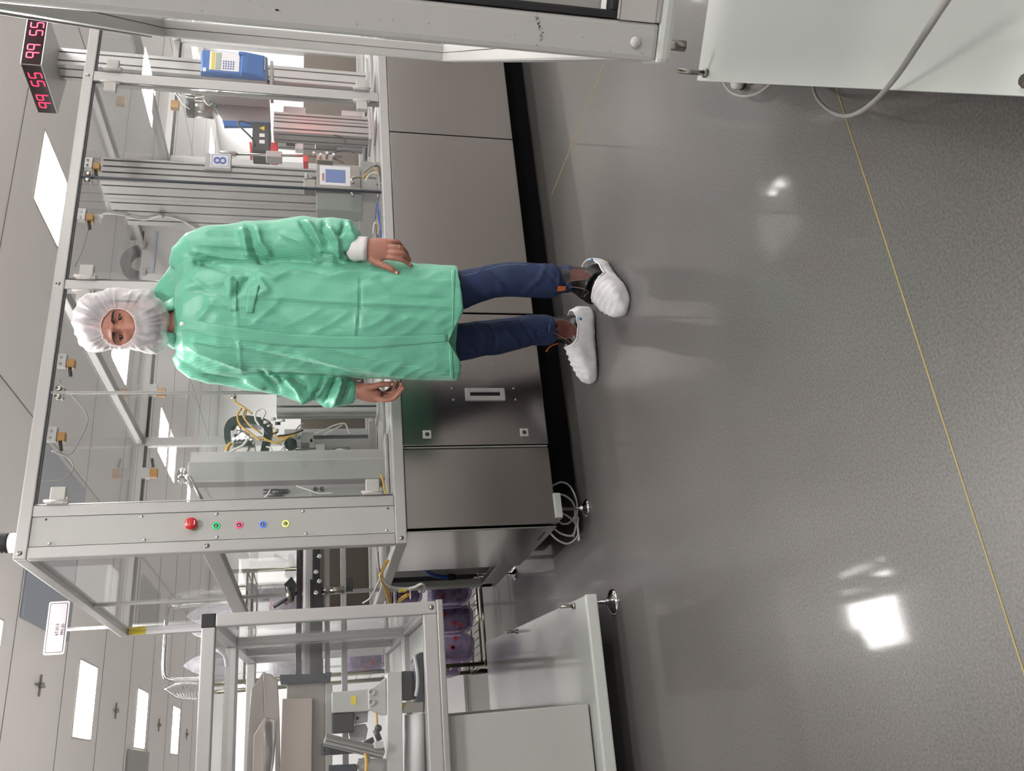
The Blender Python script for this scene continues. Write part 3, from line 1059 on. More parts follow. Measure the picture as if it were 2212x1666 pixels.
SEG = {'9': 'abcdfg', '9x': 'abcfg', '5': 'acdfg'}


def seg_digit(mb, o, u, n, w, h, which, th=.0065):
    up = Vector((0, 0, 1))

    def sg(p, q):
        p0 = o + u * p[0] + up * p[1]
        p1 = o + u * q[0] + up * q[1]
        d = (p1 - p0).normalized()
        s_ = d.cross(n)
        e = d * th * .5
        pts = [p0 + s_ * th / 2 + e * .9, p0 - e * .0, p0 - s_ * th / 2 + e * .9, p1 - s_ * th / 2 - e * .9, p1, p1 + s_ * th / 2 - e * .9]
        mb.sheet(pts, .0012, n)
    k = h / 2
    S_ = {'a': ((0, h), (w, h)), 'b': ((w, h), (w, k)), 'c': ((w, k), (w, 0)), 'd': ((0, 0), (w, 0)), 'e': ((0, k), (0, 0)), 'f': ((0, h), (0, k)), 'g': ((0, k), (w, k))}
    for c in which:
        sg(*S_[c])


for side, (start, u, n, ln) in (('left', (L_end, -uL, nL, LLn)), ('right', (cA, uR, nR, LRn))):
    zz = Vector((0, 0, 1))
    o0 = start + n * .001
    MB().sheet([o0 + u * .004 + zz * (zb + .004), o0 + u * (ln - .004) + zz * (zb + .004), o0 + u * (ln - .004) + zz * (zt - .004), o0 + u * .004 + zz * (zt - .004)], .002, n).build('display_window', M['dispface'], dsp)
    H_ = (zt - zb)
    dw, dh = ln * .105, H_ * .60
    pos = (.13, .29, .585, .745)
    for k, chh in enumerate(('abcfg', 'abcfg', 'acdfg', 'acdfg')):
        b = MB()
        seg_digit(b, o0 + n * .0025 + u * (ln * pos[k]) + zz * (zb + H_ * .17), u, n, dw, dh, chh)
        b.build('digit', M['led'], dsp)
    b = MB()
    for z_ in (zb, zt - .004):
        b.sheet([o0 + u * 0 + zz * z_, o0 + u * ln + zz * z_, o0 + u * ln + zz * (z_ + .004), o0 + zz * (z_ + .004)], .004, n)
    b.build('rim', M['alu_l'], dsp)

# blue keypad controller in front of that post
kc = thing('keypad_controller', 'blue controller with a keypad and small grey screen on the slotted post', 'controller', (3.44, 3.55, 1.25))
Yk = 3.62
k0, k1 = atY(434, 158, Yk), atY(577, 110, Yk)
kx0, kx1, kz0, kz1 = atY(505, 162, Yk).x, atY(505, 112, Yk).x, atY(577, 135, Yk).z, atY(434, 135, Yk).z
cab = MB().ext([(-.5 * (kx1 - kx0), 0), (.5 * (kx1 - kx0), 0), (.5 * (kx1 - kx0), .20), (-.5 * (kx1 - kx0), .20)], ((kx0 + kx1) / 2, Yk + .03, kz0), ((kx0 + kx1) / 2, Yk + .03, kz1), (0, 1, 0))
cab.build('back_housing', M['cream'], kc)
b = MB()
xa, xb = kx0, kx1
rings = []
for z_, d_ in ((kz0, .012), (kz0 + .02, .03), (kz0 + (kz1 - kz0) * .30, .045), (kz0 + (kz1 - kz0) * .38, .048), (kz0 + (kz1 - kz0) * .40, .036), (kz1 - .01, .036), (kz1, .028)):
    rings.append([Vector((xa, Yk + .03, z_)), Vector((xa, Yk + .03 - d_ * .7, z_)), Vector((xa + .010, Yk + .03 - d_, z_)), Vector((xb - .010, Yk + .03 - d_, z_)), Vector((xb, Yk + .03 - d_ * .7, z_)), Vector((xb, Yk + .03, z_))])
b.loft(rings, smooth=False).build('front_cover', M['blue'], kc, bevel=.003)
zk0 = kz0 + (kz1 - kz0) * .42
zk1 = kz1 - (kz1 - kz0) * .13
yk = Yk + .03 - .036
kp = MB().bbox(xa + .018, xb - .014, yk - .002, yk + .001, zk0, zk1, .001).build('keypad_plate', M['label'], kc)
MB().bbox(xa + .020, xb - .018, yk - .003, yk, zk1 - .025, zk1 - .008, .001).build('yellow_strip', M['ylabel'], kc)
sc_ = mat('grey_lcd', '9fa896', .25, noise_amt=0)
MB().bbox(xa + .022, xb - .024, yk - .0035, yk, zk1 - .058, zk1 - .030, .001).build('screen', sc_, kc)
keys = MB()
for r in range(5):
    for c in range(4):
        keys.bbox(xa + .028 + c * .0165, xa + .037 + c * .0165, yk - .0045, yk - .001, zk1 - .075 - r * .0125, zk1 - .069 - r * .0125, .001)
keys.build('keys', M['bluink'], kp)
MB().bbox(xa + .004, xa + .03, yk - .001, yk + .002, kz1 - .028, kz1 - .014, .001).build('badge', M['label'], kc)
MB().bbox(xb - .035, xb - .012, yk - .0145, yk - .006, kz0 + (kz1 - kz0) * .40 - .02, kz0 + (kz1 - kz0) * .40 + .012, .003).build('latch', M['blue'], kc)
MB().bbox(xa + .05, xb - .02, Yk + .03 - .032, Yk + .03 - .02, kz0 + .008, kz0 + .014, .001).build('badge', M['nickel'], kc)
for dz in (-.006, -.020):
    MB().cyl((xa + .03, Yk + .06, kz0 + dz), (xa + .03, Yk + .06, kz0 + .001), .008, 10).build('socket', M['black'], kc)
MB().bbox(kx0 - .005, kx1 + .01, Yk + .05, Yk + .19, kz0 - .028, kz0 - .012, .003).build('mounting_bracket', M['alu'], kc)

# second device behind: grey-sided housing with a blue front, its mounting cylinder above
hg = thing('marking_head', 'grey slanted housing with a blue edge, its steel cylinder hanging above', 'machine head', (3.45, 3.9, 1.2))
Yh = 3.86
rin = []
outl = [(442, 196), (462, 232), (482, 262), (585, 268), (582, 205), (580, 180), (442, 180)]
fr = [atY(px, py, Yh) for px, py in outl]
MB().sheet(fr, .04, (0, 1, 0)).build('housing', mat('pinkish_grey_sheet', 'aaa0a2', .3, .5), hg, bevel=.003)
fr = [atY(px, py, Yh - .002) for px, py in [(480, 260), (484, 272), (560, 272), (585, 268), (583, 264)]]
MB().sheet(fr, .02, (0, 1, 0)).build('blue_edge', M['blue'], hg)
cyl0, cyl1 = atY(412, 234, Yh + .06), atY(462, 240, Yh + .06)
MB().cyl(cyl0, cyl1, .045, 20).build('cylinder', M['nickel'], hg)
MB().cyl(cyl0 + Vector((0, 0, .02)), cyl0 - Vector((0, 0, .02)), .052, 20).build('flange', M['dark'], hg)
for px, py in ((420, 205), (430, 200), (440, 212)):
    MB().cyl(atY(px - 18, py, Yh + .02), atY(px + 18, py + 4, Yh + .02), .010, 8).build('fitting', M['nickel'], hg)
MB().cyl(atY(455, 222, Yh - .02), atY(468, 230, Yh - .02), .010, 8).build('green_plug', M['green'], hg)
for pts in ([(380, 195), (392, 208), (420, 212), (448, 205)], [(378, 200), (395, 225), (410, 236)], [(440, 215), (450, 228), (460, 222)], [(380, 198), (400, 190), (440, 198)]):
    MB().tube([atY(px, py, Yh - .03) for px, py in pts], .0035, 6).build('lead', M['wcable'], hg)
MB().bbox(atY(378, 232, 4.2).x, atY(378, 225, 4.2).x + .03, 4.2, 4.23, atY(386, 228, 4.2).z, atY(376, 228, 4.2).z + .02, .002).build('switch_body', M['gold'], hg)

# laser box with warning stickers
lz = thing('laser_head', 'black laser head with a triangle sign and two small warning stickers', 'laser head', (3.15, 3.9, 1.2))
Yl = 3.80
zz0, zz1 = atY(580, 280, Yl).z, atY(545, 280, Yl).z
lx0, lx1 = atY(562, 325, Yl).x, atY(562, 264, Yl).x
MB().bbox(lx0, lx1, Yl, Yl + .12, zz0 - .01, zz1, .008).build('case', M['black'], lz)
tri = [atY(558, 269, Yl - .001), atY(569, 263 + 15, Yl - .001), atY(558, 285, Yl - .001)]
c0 = atY(566, 277, Yl - .0015)
MB().sheet([c0 + Vector((-.016, 0, -.013)), c0 + Vector((.016, 0, -.013)), c0 + Vector((0, 0, .015))], .001, (0, -1, 0)).build('warning_triangle', M['ylabel'], lz)
for py in (292, 306):
    c0 = atY(566, py, Yl - .0015)
    MB().box(c0.x - .012, c0.x + .012, Yl - .001, Yl, c0.z - .014, c0.z + .014).build('warning_sticker', M['label'], lz)
MB().tube([atY(545, 268, Yl + .03), atY(520, 262, Yl - .05), atY(516, 270, Yl - .05), atY(545, 300, Yl - .02), atY(550, 316, Yl)], .005, 8).build('lead', M['bcable'], lz)
MB().bbox(lx0 - .005, lx0 + .07, Yl + .01, Yl + .11, zz0 - .05, zz0 - .012, .003).build('red_window', M['red'], lz)

# pair of profile posts lit red
t = thing('profile_post', 'pair of slotted aluminium posts glowing red behind the right-hand glass', 'post', (3.25, 3.74, TZ))
prof_post('slotted_profile', 3.225, 3.76, TZ + .01, 1.28, .09, .09, 2, 2, t)
prof_post('slotted_profile', 3.315, 3.76, TZ + .01, 1.28, .045, .045, 1, 1, t)
base_plate(3.14, 3.36, 3.68, 3.83, t)
t = thing('profile_post', 'slotted aluminium post by the rear of the right-hand bay, beside white blocks', 'post', (3.55, 4.2, TZ))
prof_post('slotted_profile', 3.58, 4.25, TZ + .01, 1.30, .09, .09, 2, 2, t)
base_plate(3.50, 3.68, 4.18, 4.33, t)
for a, b_, c_, d_, mm, nm, lb in (((612, 246), (660, 232), 3.95, .06, 'label', 'white_block', 'white stepped plastic block beside the red-lit posts'), ((738, 238), (782, 252), 3.95, .05, 'label', 'white_block', 'low white plastic block at the foot of the red-lit posts'),
                              ((618, 285), (640, 305), 3.98, .05, 'dark', 'grey_block', 'dark square block between the red-lit posts and the screen'), ((638, 283), (655, 322), 4.0, .04, 'label', 'white_plate', 'white plate behind the dark square block')):
    p0, p1 = atY(a[0], a[1], c_), atY(b_[0], b_[1], c_)
    o = MB().bbox(p0.x, p1.x, c_, c_ + d_, p0.z, p1.z, .004).build(nm, M[mm])
    tag(o, lb, 'block')
# small red lamp (it lights the posts) and amber lamp
rl = thing('red_lamp', 'small red lamp glowing on the profile posts', 'lamp', (3.22, 3.62, 1.0))
p = atY(662, 246, 3.62)
MB().bbox(p.x - .02, p.x + .02, 3.47, 3.50, p.z - .02, p.z + .02, .004).build('lamp_body', M['black'], rl)
rem = mat('red_glow', 'ff2038', .4, emit='ff1830', estr=260, noise_amt=0)
MB().bbox(p.x - .014, p.x + .014, 3.50, 3.504, p.z - .012, p.z + .012, .002).build('lamp_lens', rem, rl)
al = thing('indicator_lamp', 'tiny amber indicator lamp on a valve block in the right-hand bay', 'lamp', atY(695, 293, 3.9))
MB().ball(atY(695, 293, 3.9), .007).build('lamp_lens', mat('amber_glow', 'ffb040', .4, emit='ffa020', estr=12, noise_amt=0), al)
MB().bbox(atY(680, 310, 3.93).x, atY(680, 288, 3.93).x, 3.92, 3.98, atY(728, 300, 3.93).z, atY(680, 300, 3.93).z, .005).build('valve_body', M['nickel'], al)
# pneumatic grippers and leads near the screen
gp = thing('gripper', 'small steel gripper with a red jaw above the screen terminal', 'gripper', atY(690, 342, 3.7))
p0 = atY(660, 348, 3.7)
MB().bbox(p0.x - .02, p0.x + .02, 3.68, 3.74, p0.z - .015, p0.z + .012, .004).build('red_jaw', M['red'], gp)
p1 = atY(700, 342, 3.7)
MB().bbox(p1.x - .022, p1.x + .022, 3.69, 3.74, p1.z - .05, p1.z + .04, .006).build('gripper_body', M['nickel'], gp)
for k in range(4):
    q = atY(678 + 14 * k, 335 + 3 * (k % 2), 3.68)
    MB().cyl(q, q + Vector((0, -.02, 0)), .008, 10).build('fitting', M['chrome'], gp)
for pts in ([(705, 335), (730, 327), (750, 326), (766, 330)], [(712, 340), (728, 345), (742, 352)], [(720, 292), (740, 298), (746, 312)]):
    MB().tube([atY(px, py, 3.72) for px, py in pts], .0045, 6).build('lead', M['bcable'], gp)
bar_ = thing('guide_bar', 'horizontal steel guide bar with a clamp above the screen terminal', 'guide bar', atY(600, 330, 3.75))
MB().cyl(atY(510, 333, 3.75), atY(740, 339, 3.75), .007, 10).build('rod', M['nickel'], bar_)
p0, p1 = atY(575, 330, 3.74), atY(609, 345, 3.74)
MB().bbox(p0.x, p1.x, 3.72, 3.78, p0.z, p1.z, .004).build('clamp', M['alu'], bar_)
MB().cyl(atY(475, 330, 3.75), atY(510, 333, 3.75), .013, 12).build('sleeve', M['alu_l'], bar_)
MB().cyl(atY(541, 308, 3.78), atY(543, 345, 3.78), .006, 10).build('red_tip', M['red'], bar_)

# big block of slotted profiles
t = thing('profile_tower', 'broad tower of slotted aluminium profiles left of the number 8 sign', 'post', (2.7, 3.6, .83))
tc_ = atY(214, 390, 3.45)
tX, tZ = tc_.x, tc_.z
prof_post('slotted_profile', tX + .068, 3.45 + .066, .84, tZ, .136, .132, 4, 2, t)
prof_post('slotted_profile', tX + .068, 3.45 + .198, .84, tZ - .008, .134, .130, 4, 2, t)
prof_post('slotted_profile', tX + .068, 3.45 + .308, .84, tZ - .06, .132, .088, 4, 1, t, 'alu')
MB().bbox(tX - .02, tX + .16, 3.43, 3.83, TZ - .002, .842, .004).build('base_block', M['alu'], t)
MB().tube([atX(px, py, tX - .008) for px, py in ((222, 470), (226, 462), (262, 464), (310, 475), (350, 466), (400, 480), (430, 500))], .0045, 8).build('lead', M['wcable'], t)
p = atX(348, 464, tX - .008)
MB().cyl(p + Vector((-.006, 0, .012)), p + Vector((-.006, 0, -.012)), .009, 8).build('cable_clip', M['plast'], t)
# sign with the 8
sg = thing('number_sign', 'white sign with a blue border and a blue figure 8', 'sign', (2.75, 3.43, 1.6))
Ys = 3.43
c = atY(476, 347, Ys)
hx_, hz_ = (atY(476, 332, Ys).x - atY(476, 362, Ys).x) / 2, (atY(455, 347, Ys).z - atY(498, 347, Ys).z) / 2
MB().bbox(c.x - hx_, c.x + hx_, Ys, Ys + .003, c.z - hz_, c.z + hz_, .001).build('plate', M['label'], sg)
b = MB()
e = .006
for (xa_, xb_, za_, zb_) in ((-hx_ + e, hx_ - e, hz_ - e - .002, hz_ - e), (-hx_ + e, hx_ - e, -hz_ + e, -hz_ + e + .002), (-hx_ + e, -hx_ + e + .002, -hz_ + e, hz_ - e), (hx_ - e - .002, hx_ - e, -hz_ + e, hz_ - e)):
    b.box(c.x + xa_, c.x + xb_, Ys - .0006, Ys, c.z + za_, c.z + zb_)
b.build('border', M['bluink'], sg)
text_mesh('8', hz_ * 1.85, frame4((c.x, Ys - .001, c.z - .002), (1, 0, 0), (0, 0, 1)) @ Matrix.Diagonal((1.15, 1, 1, 1)), 'figure', M['bluink'], sg, .0012)
MB().bbox(c.x - .05, c.x + .045, Ys + .004, Ys + .018, c.z - .05, c.z + hz_ + .025, .003).build('holder', M['alu'], sg)

# terminal with a small blue-grey screen
tm = thing('control_terminal', 'grey control terminal with a small blue screen and two tube handles, at the table', 'terminal', (2.4, 3.35, TZ))
Yt = 3.29
a0, a1 = atY(683, 430, Yt), atY(779, 360, Yt)
tx0, tx1, tz0, tz1 = atY(730, 407, Yt).x, atY(730, 357, Yt).x, atY(778, 380, Yt).z, atY(683, 380, Yt).z
MB().bbox(tx0, tx1, Yt, Yt + .10, tz0, tz1, .004).build('case', mat('warm_grey_case', '9a948e', .4, .2), tm)
fx0, fx1, fz0, fz1 = atY(725, 401, Yt).x, atY(725, 360, Yt).x, atY(757, 380, Yt).z, atY(691, 380, Yt).z
MB().bbox(fx0, fx1, Yt - .004, Yt + .001, fz0, fz1, .002).build('front_plate', M['label'], tm)
sx0, sx1, sz0, sz1 = atY(725, 396, Yt).x, atY(725, 368, Yt).x, atY(746, 380, Yt).z, atY(703, 380, Yt).z
MB().bbox(sx0, sx1, Yt - .006, Yt - .003, sz0, sz1, .001).build('screen', mat('blue_grey_lcd', '5f74a8', .25, emit='4a5f9a', estr=.12), tm)
b = MB()
for k in range(4):
    b.box(fx0 + .022 + k * .011, fx0 + .030 + k * .011, Yt - .005, Yt - .004, sz1 + .006, sz1 + .015)
b.build('red_lettering', mat('red_print', 'b04030', .5), tm)
for i, yy_ in enumerate((398, 426)):
    pts = [(763, yy_ - 2), (760, yy_ - 10), (768, yy_ - 15), (790, yy_ - 15), (812, yy_ - 13), (817, yy_ - 5), (816, yy_ + 2)]
    MB().tube([atY(px, py, Yt - .03) for px, py in pts], .0065, 10).build('tube_handle', M['nickel'], tm)
MB().bbox(tx0 + .01, tx1 + .05, Yt + .02, Yt + .11, TZ - .002, tz0, .004).build('stand', M['alu'], tm)
p = atY(665, 395, Yt)
MB().bbox(p.x - .035, p.x + .02, Yt - .002, Yt + .05, p.z - .035, p.z + .02, .003).build('clamp', M['nickel'], tm)
MB().cyl(atY(662, 383, Yt), atY(683, 385, Yt), .006, 8).build('clamp_lever', M['nickel'], tm)
MB().cyl(atY(662, 383, Yt) + Vector((.02, 0, 0)), atY(662, 383, Yt) - Vector((.012, 0, 0)), .009, 10).build('clamp_knob', M['alu_l'], tm)
MB().bbox(tx0 - .11, tx0 - .012, Yt + .02, Yt + .10, tz0 - .01, tz1, .004).build('side_case', mat('cool_grey_case', '767b76', .4, .3), tm)
wb = thing('cable_bundle', 'bundle of grey, tan and dark leads beside the terminal at the front of the table', 'cables', (2.6, 3.3, TZ))
for pts, mm in (([(786, 380), (800, 366), (815, 356), (823, 372), (824, 400)], 'gcable'), ([(784, 384), (802, 368), (812, 364), (816, 380)], 'ycable'), ([(788, 374), (806, 360), (820, 362), (822, 395)], 'bcable'),
                ([(790, 390), (800, 376), (818, 374)], 'wcable'), ([(798, 372), (808, 366), (818, 380), (820, 410)], 'gcable')):
    MB().tube([atY(px, py, 3.20) for px, py in pts], .0055, 8).build('lead', M[mm], wb)
wb = thing('cable_bundle', 'blue and yellow leads lying along the table behind the left hand', 'cables', (2.2, 3.2, TZ))
MB().tube([atZ(px, py, TZ + .012) for px, py in ((815, 440), (818, 470), (822, 500), (820, 530))], .005, 8).build('lead', M['blcable'], wb)
MB().tube([atZ(px, py, TZ + .012) for px, py in ((816, 478), (818, 490), (817, 505))], .005, 8).build('lead', M['ycable'], wb)
MB().tube([atZ(px, py, TZ + .012) for px, py in ((806, 505), (808, 485), (812, 480))], .004, 8).build('lead', M['wcable'], wb)

# pale boxes and guide left of the tower, and the round cable chain
gx = thing('equipment_box', 'pale grey stepped equipment box behind the shoulder, under the black ring', 'box', (2.5, 4.3, TZ))
Yg = 4.30
for i, (pa, pb, mm) in enumerate((((270, 470), (282, 455), 'alu_l'), ((270, 487), (440, 466), 'alu'), ((300, 506), (440, 488), 'alu_l'), ((306, 600), (372, 510), 'cream'), ((330, 600), (345, 512), 'skyblue'))):
    p0, p1 = atY(pa[0], pa[1], Yg + .01 * i), atY(pb[0], pb[1], Yg + .01 * i)
    zlow = TZ + .0 if i == 3 else p1.z
    MB().bbox(p0.x, p1.x, Yg - .005 * i, Yg + .16, min(p0.z, p1.z) if i != 3 else .77, max(p0.z, p1.z), .004).build('box_part', M[mm], gx)
for py in (527, 588):
    p0 = atY(309, py, Yg - .03)
    MB().bbox(p0.x - .02, p0.x + .02, Yg - .03, Yg - .02, p0.z - .014, p0.z + .014, .003).build('bracket', M['alu'], gx)
rg = thing('cable_chain', 'black round-bent cable chain above the pale grey box', 'cable chain', (2.45, 4.45, 1.9))
cc = atY(306, 565, 4.50)
rad = (atY(306, 540, 4.5).x - atY(306, 590, 4.5).x) / 2 + .012
for k in range(11):
    q0 = math.pi * (k) / 11
    q1 = math.pi * (k + .92) / 11
    r0, r1 = rad * .72, rad * 1.28
    pts = []
    for q in (q0, (q0 + q1) / 2, q1):
        pts.append(cc + Vector((math.cos(q) * r1, 0, math.sin(q) * r1)))
    for q in (q1, q0):
        pts.append(cc + Vector((math.cos(q) * r0, 0, math.sin(q) * r0)))
    MB().sheet(pts, .05, (0, 1, 0)).build('chain_link', M['rubber'], rg)
MB().bbox(cc.x - rad * 1.35, cc.x + rad * 1.35, 4.46, 4.57, cc.z - .05, cc.z, .004).build('chain_mount', M['alu'], rg)
MB().bbox(cc.x - .03, cc.x + .03, 4.50, 4.55, .77, cc.z - .05, .004).build('chain_post', M['alu'], rg)

# left group: broad linear axis
la = thing('linear_axis', 'broad upright aluminium linear axis just right of the control strip', 'linear axis', (1.16, 3.45, TZ))
MB().ext(section(.11, .05, 1, 0, .016, .030, .003), (1.235, 3.55, TZ), (1.235, 3.55, 1.565), (0, 1, 0)).build('guide_rail', M['alu_l'], la)
MB().bbox(1.115, 1.205, 3.40, 3.52, TZ + .002, 1.555, .006).build('axis_body', M['alu'], la)
MB().ext(section(.07, .06, 0, 2, .008, .008, .003), (1.09, 3.50, TZ + .05), (1.09, 3.50, 1.55), (0, 1, 0)).build('side_profile', M['alu_l'], la)
p = atY(415, 1022, 3.46)
MB().lathe((1.165, 3.46, 1.555), [(.0001, 0), (.042, 0), (.042, .006), (.030, .010), (.030, .024), (.034, .03), (.020, .045), (.0001, .05)], 20).build('motor_end', M['chrome'], la)
MB().bbox(1.03, 1.30, 3.36, 3.60, TZ - .002, TZ + .01, .003).build('base_plate', M['alu_l'], la)
MB().tube([atY(822, 1025, 3.36), atY(828, 1040, 3.32), atY(831, 1060, 3.28), atY(836, 1070, 3.24)], .0045, 8).build('lead', M['ycable'], la)
MB().cyl(atY(408, 1030, 3.4), atY(440, 1085, 3.4), .006, 8).build('steel_rod', M['nickel'], la)
# small frame and valves right behind the control strip
vp = thing('valve_plate', 'grey mounting plate with two round holes and small valves beside the control strip', 'valve plate', (1.0, 3.4, TZ))
p0, p1 = atY(670, 1075, 3.45), atY(812, 1052, 3.45)
MB().bbox(p0.x - .03, p1.x, 3.45, 3.47, TZ, p0.z, .003).build('plate', M['alu'], vp)
for px in (681, 695):
    MB().lathe(atY(px, 1057, 3.449), [(.0001, 0), (.010, 0), (.009, .004), (.005, .004), (.0045, .001), (.0001, .001)], 16, (0, -1, 0)).build('bolt', M['dark'], vp)
for px, py in ((585, 1062), (595, 1068), (605, 1062)):
    p = atY(px, py, 3.46)
    MB().cyl(p + Vector((0, 0, .03)), p - Vector((0, 0, .03)), .010, 10).build('valve', M['dark'], vp)
p0, p1 = atY(470, 1070, 3.5), atY(640, 1056, 3.5)
MB().bbox(p0.x - .02, p1.x, 3.5, 3.53, TZ, p0.z, .003).build('profile', M['alu_l'], vp)
for pts in ([(640, 1050), (665, 1058), (690, 1066), (720, 1065)], [(572, 1075), (580, 1066), (584, 1058)]):
    MB().tube([atY(px, py, 3.40) for px, py in pts], .003, 6).build('lead', M['wcable'], vp)

# upright cylinder axis with clamps
ca = thing('linear_axis', 'upright double-groove axis with clamp blocks behind the left glass door', 'linear axis', (1.52, 4.1, TZ))
MB().ext(section(.185, .08, 2, 1, .020, .030, .003), (1.515, 4.12, TZ + .02), (1.515, 4.12, 1.21), (0, 1, 0)).build('slotted_profile', M['alu_l'], ca)
MB().bbox(1.40, 1.63, 4.04, 4.20, TZ - .002, TZ + .035, .004).build('base_plate', M['alu'], ca)
for (pa, pb) in (((650, 960), (677, 936)), ((668, 978), (680, 950)), ((680, 978), (702, 962)), ((628, 985), (640, 957))):
    p0, p1 = atY(pa[0], pa[1], 4.0), atY(pb[0], pb[1], 4.0)
    MB().bbox(p0.x, p1.x, 3.98, 4.06, p0.z, p1.z, .004).build('clamp_block', M['cream'], ca)
MB().cyl(atY(618, 968, 3.99), atY(682, 972, 3.99), .012, 12).build('rod', M['nickel'], ca)
MB().lathe(atY(628, 962, 3.99), [(.0001, 0), (.03, 0), (.03, .02), (.0001, .02)], 18, (0, -1, 0)).build('pulley', M['dark'], ca)
for i, pts in enumerate(([(632, 955), (634, 940), (645, 922), (655, 915)], [(636, 956), (640, 938), (652, 922)], [(640, 952), (646, 935), (656, 925)], [(680, 938), (700, 930), (720, 920), (744, 915), (752, 930), (756, 936)], [(700, 940), (715, 932), (740, 918)],
                         [(645, 975), (670, 983), (700, 980), (722, 975)], [(722, 975), (735, 970), (750, 978)])):
    MB().tube([atY(px, py, 3.98) for px, py in pts], .004, 6).build('lead', M['wcable'], ca)
MB().bbox(atY(722, 984, 4.02).x, atY(722, 968, 4.02).x, 4.0, 4.05, atY(756, 975, 4.02).z, atY(720, 975, 4.02).z, .008).build('valve_block', M['nickel'], ca)
# slim posts beside the right arm
sp = thing('profile_post', 'slim grooved post behind the right sleeve of the green coat', 'post', (1.6, 3.75, TZ))
MB().ext(section(.11, .09, 2, 2, .010, .024, .003), (1.62, 3.80, TZ + .01), (1.62, 3.80, 1.235), (0, 1, 0)).build('slotted_profile', M['alu'], sp)
base_plate(1.54, 1.70, 3.72, 3.88, sp)
for pts, mm in (([(522, 888), (513, 905), (520, 925), (545, 945), (562, 958)], 'ycable'), ([(530, 890), (526, 905), (540, 925), (560, 940)], 'ycable'), ([(532, 892), (530, 912), (548, 930), (566, 944)], 'gcable'), ([(506, 862), (510, 876), (525, 885), (545, 900)], 'ycable'),
                ([(505, 860), (515, 853), (540, 852), (570, 852)], 'gcable'), ([(560, 925), (552, 912), (553, 896), (565, 890), (573, 898), (566, 912)], 'wcable'), ([(566, 950), (580, 958), (600, 962), (625, 950)], 'ycable'), ([(590, 930), (600, 952), (640, 945)], 'ycable'),
                ([(570, 930), (580, 945), (600, 940)], 'bcable'), ([(600, 948), (630, 944), (655, 935)], 'bcable')):
    MB().tube([atY(px, py - 6, 3.78) for px, py in pts], .0045, 7).build('lead', M[mm], sp)
for px, py in ((505, 858), (590, 905), (600, 915), (583, 920), (596, 930), (575, 912), (610, 908)):
    p = atY(px, py, 3.76)
    MB().cyl(p + Vector((0, 0, .012)), p - Vector((0, 0, .012)), .008, 8).build('plug', random.choice([M['black'], M['nickel'], M['plast']]), sp)

# handling head with the thick black cable guide
hh = thing('handling_unit', 'steel handling head with a thick black bent cable guide behind the left door', 'machine head', (1.4, 3.95, 1.3))
path = [(492, 955), (493, 930), (505, 914), (530, 911), (560, 915), (577, 922), (580, 935), (576, 955), (568, 990), (560, 1000)]
Yc = 3.92
P_ = [atY(px, py, Yc) for px, py in path]
wd = [.014, .018, .022, .024, .024, .024, .022, .020, .018, .014]
Q, W = [], []
for i in range(len(P_) - 1):
    a_, b__, c_, d_ = P_[max(0, i - 1)], P_[i], P_[i + 1], P_[min(len(P_) - 1, i + 2)]
    for k in range(6):
        tt = k / 6
        Q.append(.5 * ((2 * b__) + (c_ - a_) * tt + (2 * a_ - 5 * b__ + 4 * c_ - d_) * tt ** 2 + (3 * b__ - a_ - 3 * c_ + d_) * tt ** 3))
        W.append(wd[i] * (1 - tt) + wd[i + 1] * tt)
rings = []
for i, q in enumerate(Q):
    d = (Q[min(i + 1, len(Q) - 1)] - Q[max(0, i - 1)]).normalized()
    s_ = d.cross(Vector((0, 1, 0))).normalized() * W[i] * .85
    rings.append([q + s_ + Vector((0, -.03, 0)), q - s_ + Vector((0, -.03, 0)), q - s_ + Vector((0, .03, 0)), q + s_ + Vector((0, .03, 0))])
MB().loft(rings, smooth=False).build('cable_guide', mat('dark_green_black_plastic', '15201c', .35), hh)
for px, py in ((545, 919), (566, 923)):
    MB().ball(atY(px, py, Yc - .032), .005).build('rivet', M['chrome'], hh)
p0, p1 = atY(500, 995, 3.86), atY(550, 950, 3.86)
MB().sheet([atY(504, 958, 3.86), atY(548, 944, 3.86), atY(555, 988, 3.86), atY(500, 990, 3.86)], .10, (0, 1, 0)).build('gearbox', M['steelv'], hh, bevel=.004)
MB().sheet([atY(498, 930, 3.84), atY(539, 930, 3.84), atY(540, 952, 3.84), atY(500, 956, 3.84)], .02, (0, 1, 0)).build('head_plate', M['cream'], hh, bevel=.003)
MB().bbox(atY(508, 944, 3.838).x, atY(508, 938, 3.838).x, 3.836, 3.845, atY(512, 940, 3.838).z, atY(506, 940, 3.838).z, .001).build('plate_window', M['black'], hh)
for px, py, r_ in ((516, 926, .012), (524, 944, .018), (514, 948, .010), (535, 948, .012), (505, 950, .008), (542, 950, .008)):
    p = atY(px, py, 3.82)
    MB().cyl(p + Vector((0, .02, 0)), p + Vector((0, -.012, 0)), r_, 14).build('joint', M['chrome'], hh)
MB().cyl(atY(514, 922, 3.82), atY(520, 940, 3.82), .009, 10).build('lever', M['chrome'], hh)
for pts, mm, r_ in (([(535, 948), (525, 962), (505, 972), (492, 980), (490, 990), (498, 1003)], 'wcable', .006), ([(500, 956), (492, 968), (488, 980), (492, 998), (505, 1003)], 'wcable', .006), ([(498, 958), (492, 966), (490, 974)], 'ycable', .009),
                    ([(552, 950), (575, 952), (600, 958), (607, 962)], 'gcable', .004), ([(505, 1003), (520, 1003), (530, 996)], 'gcable', .010), ([(555, 992), (570, 990), (585, 985), (605, 975), (615, 962)], 'wcable', .004), ([(575, 965), (585, 968), (586, 980), (578, 990)], 'wcable', .004)):
    MB().tube([atY(px, py, 3.80) for px, py in pts], r_, 8).build('lead', M[mm], hh)
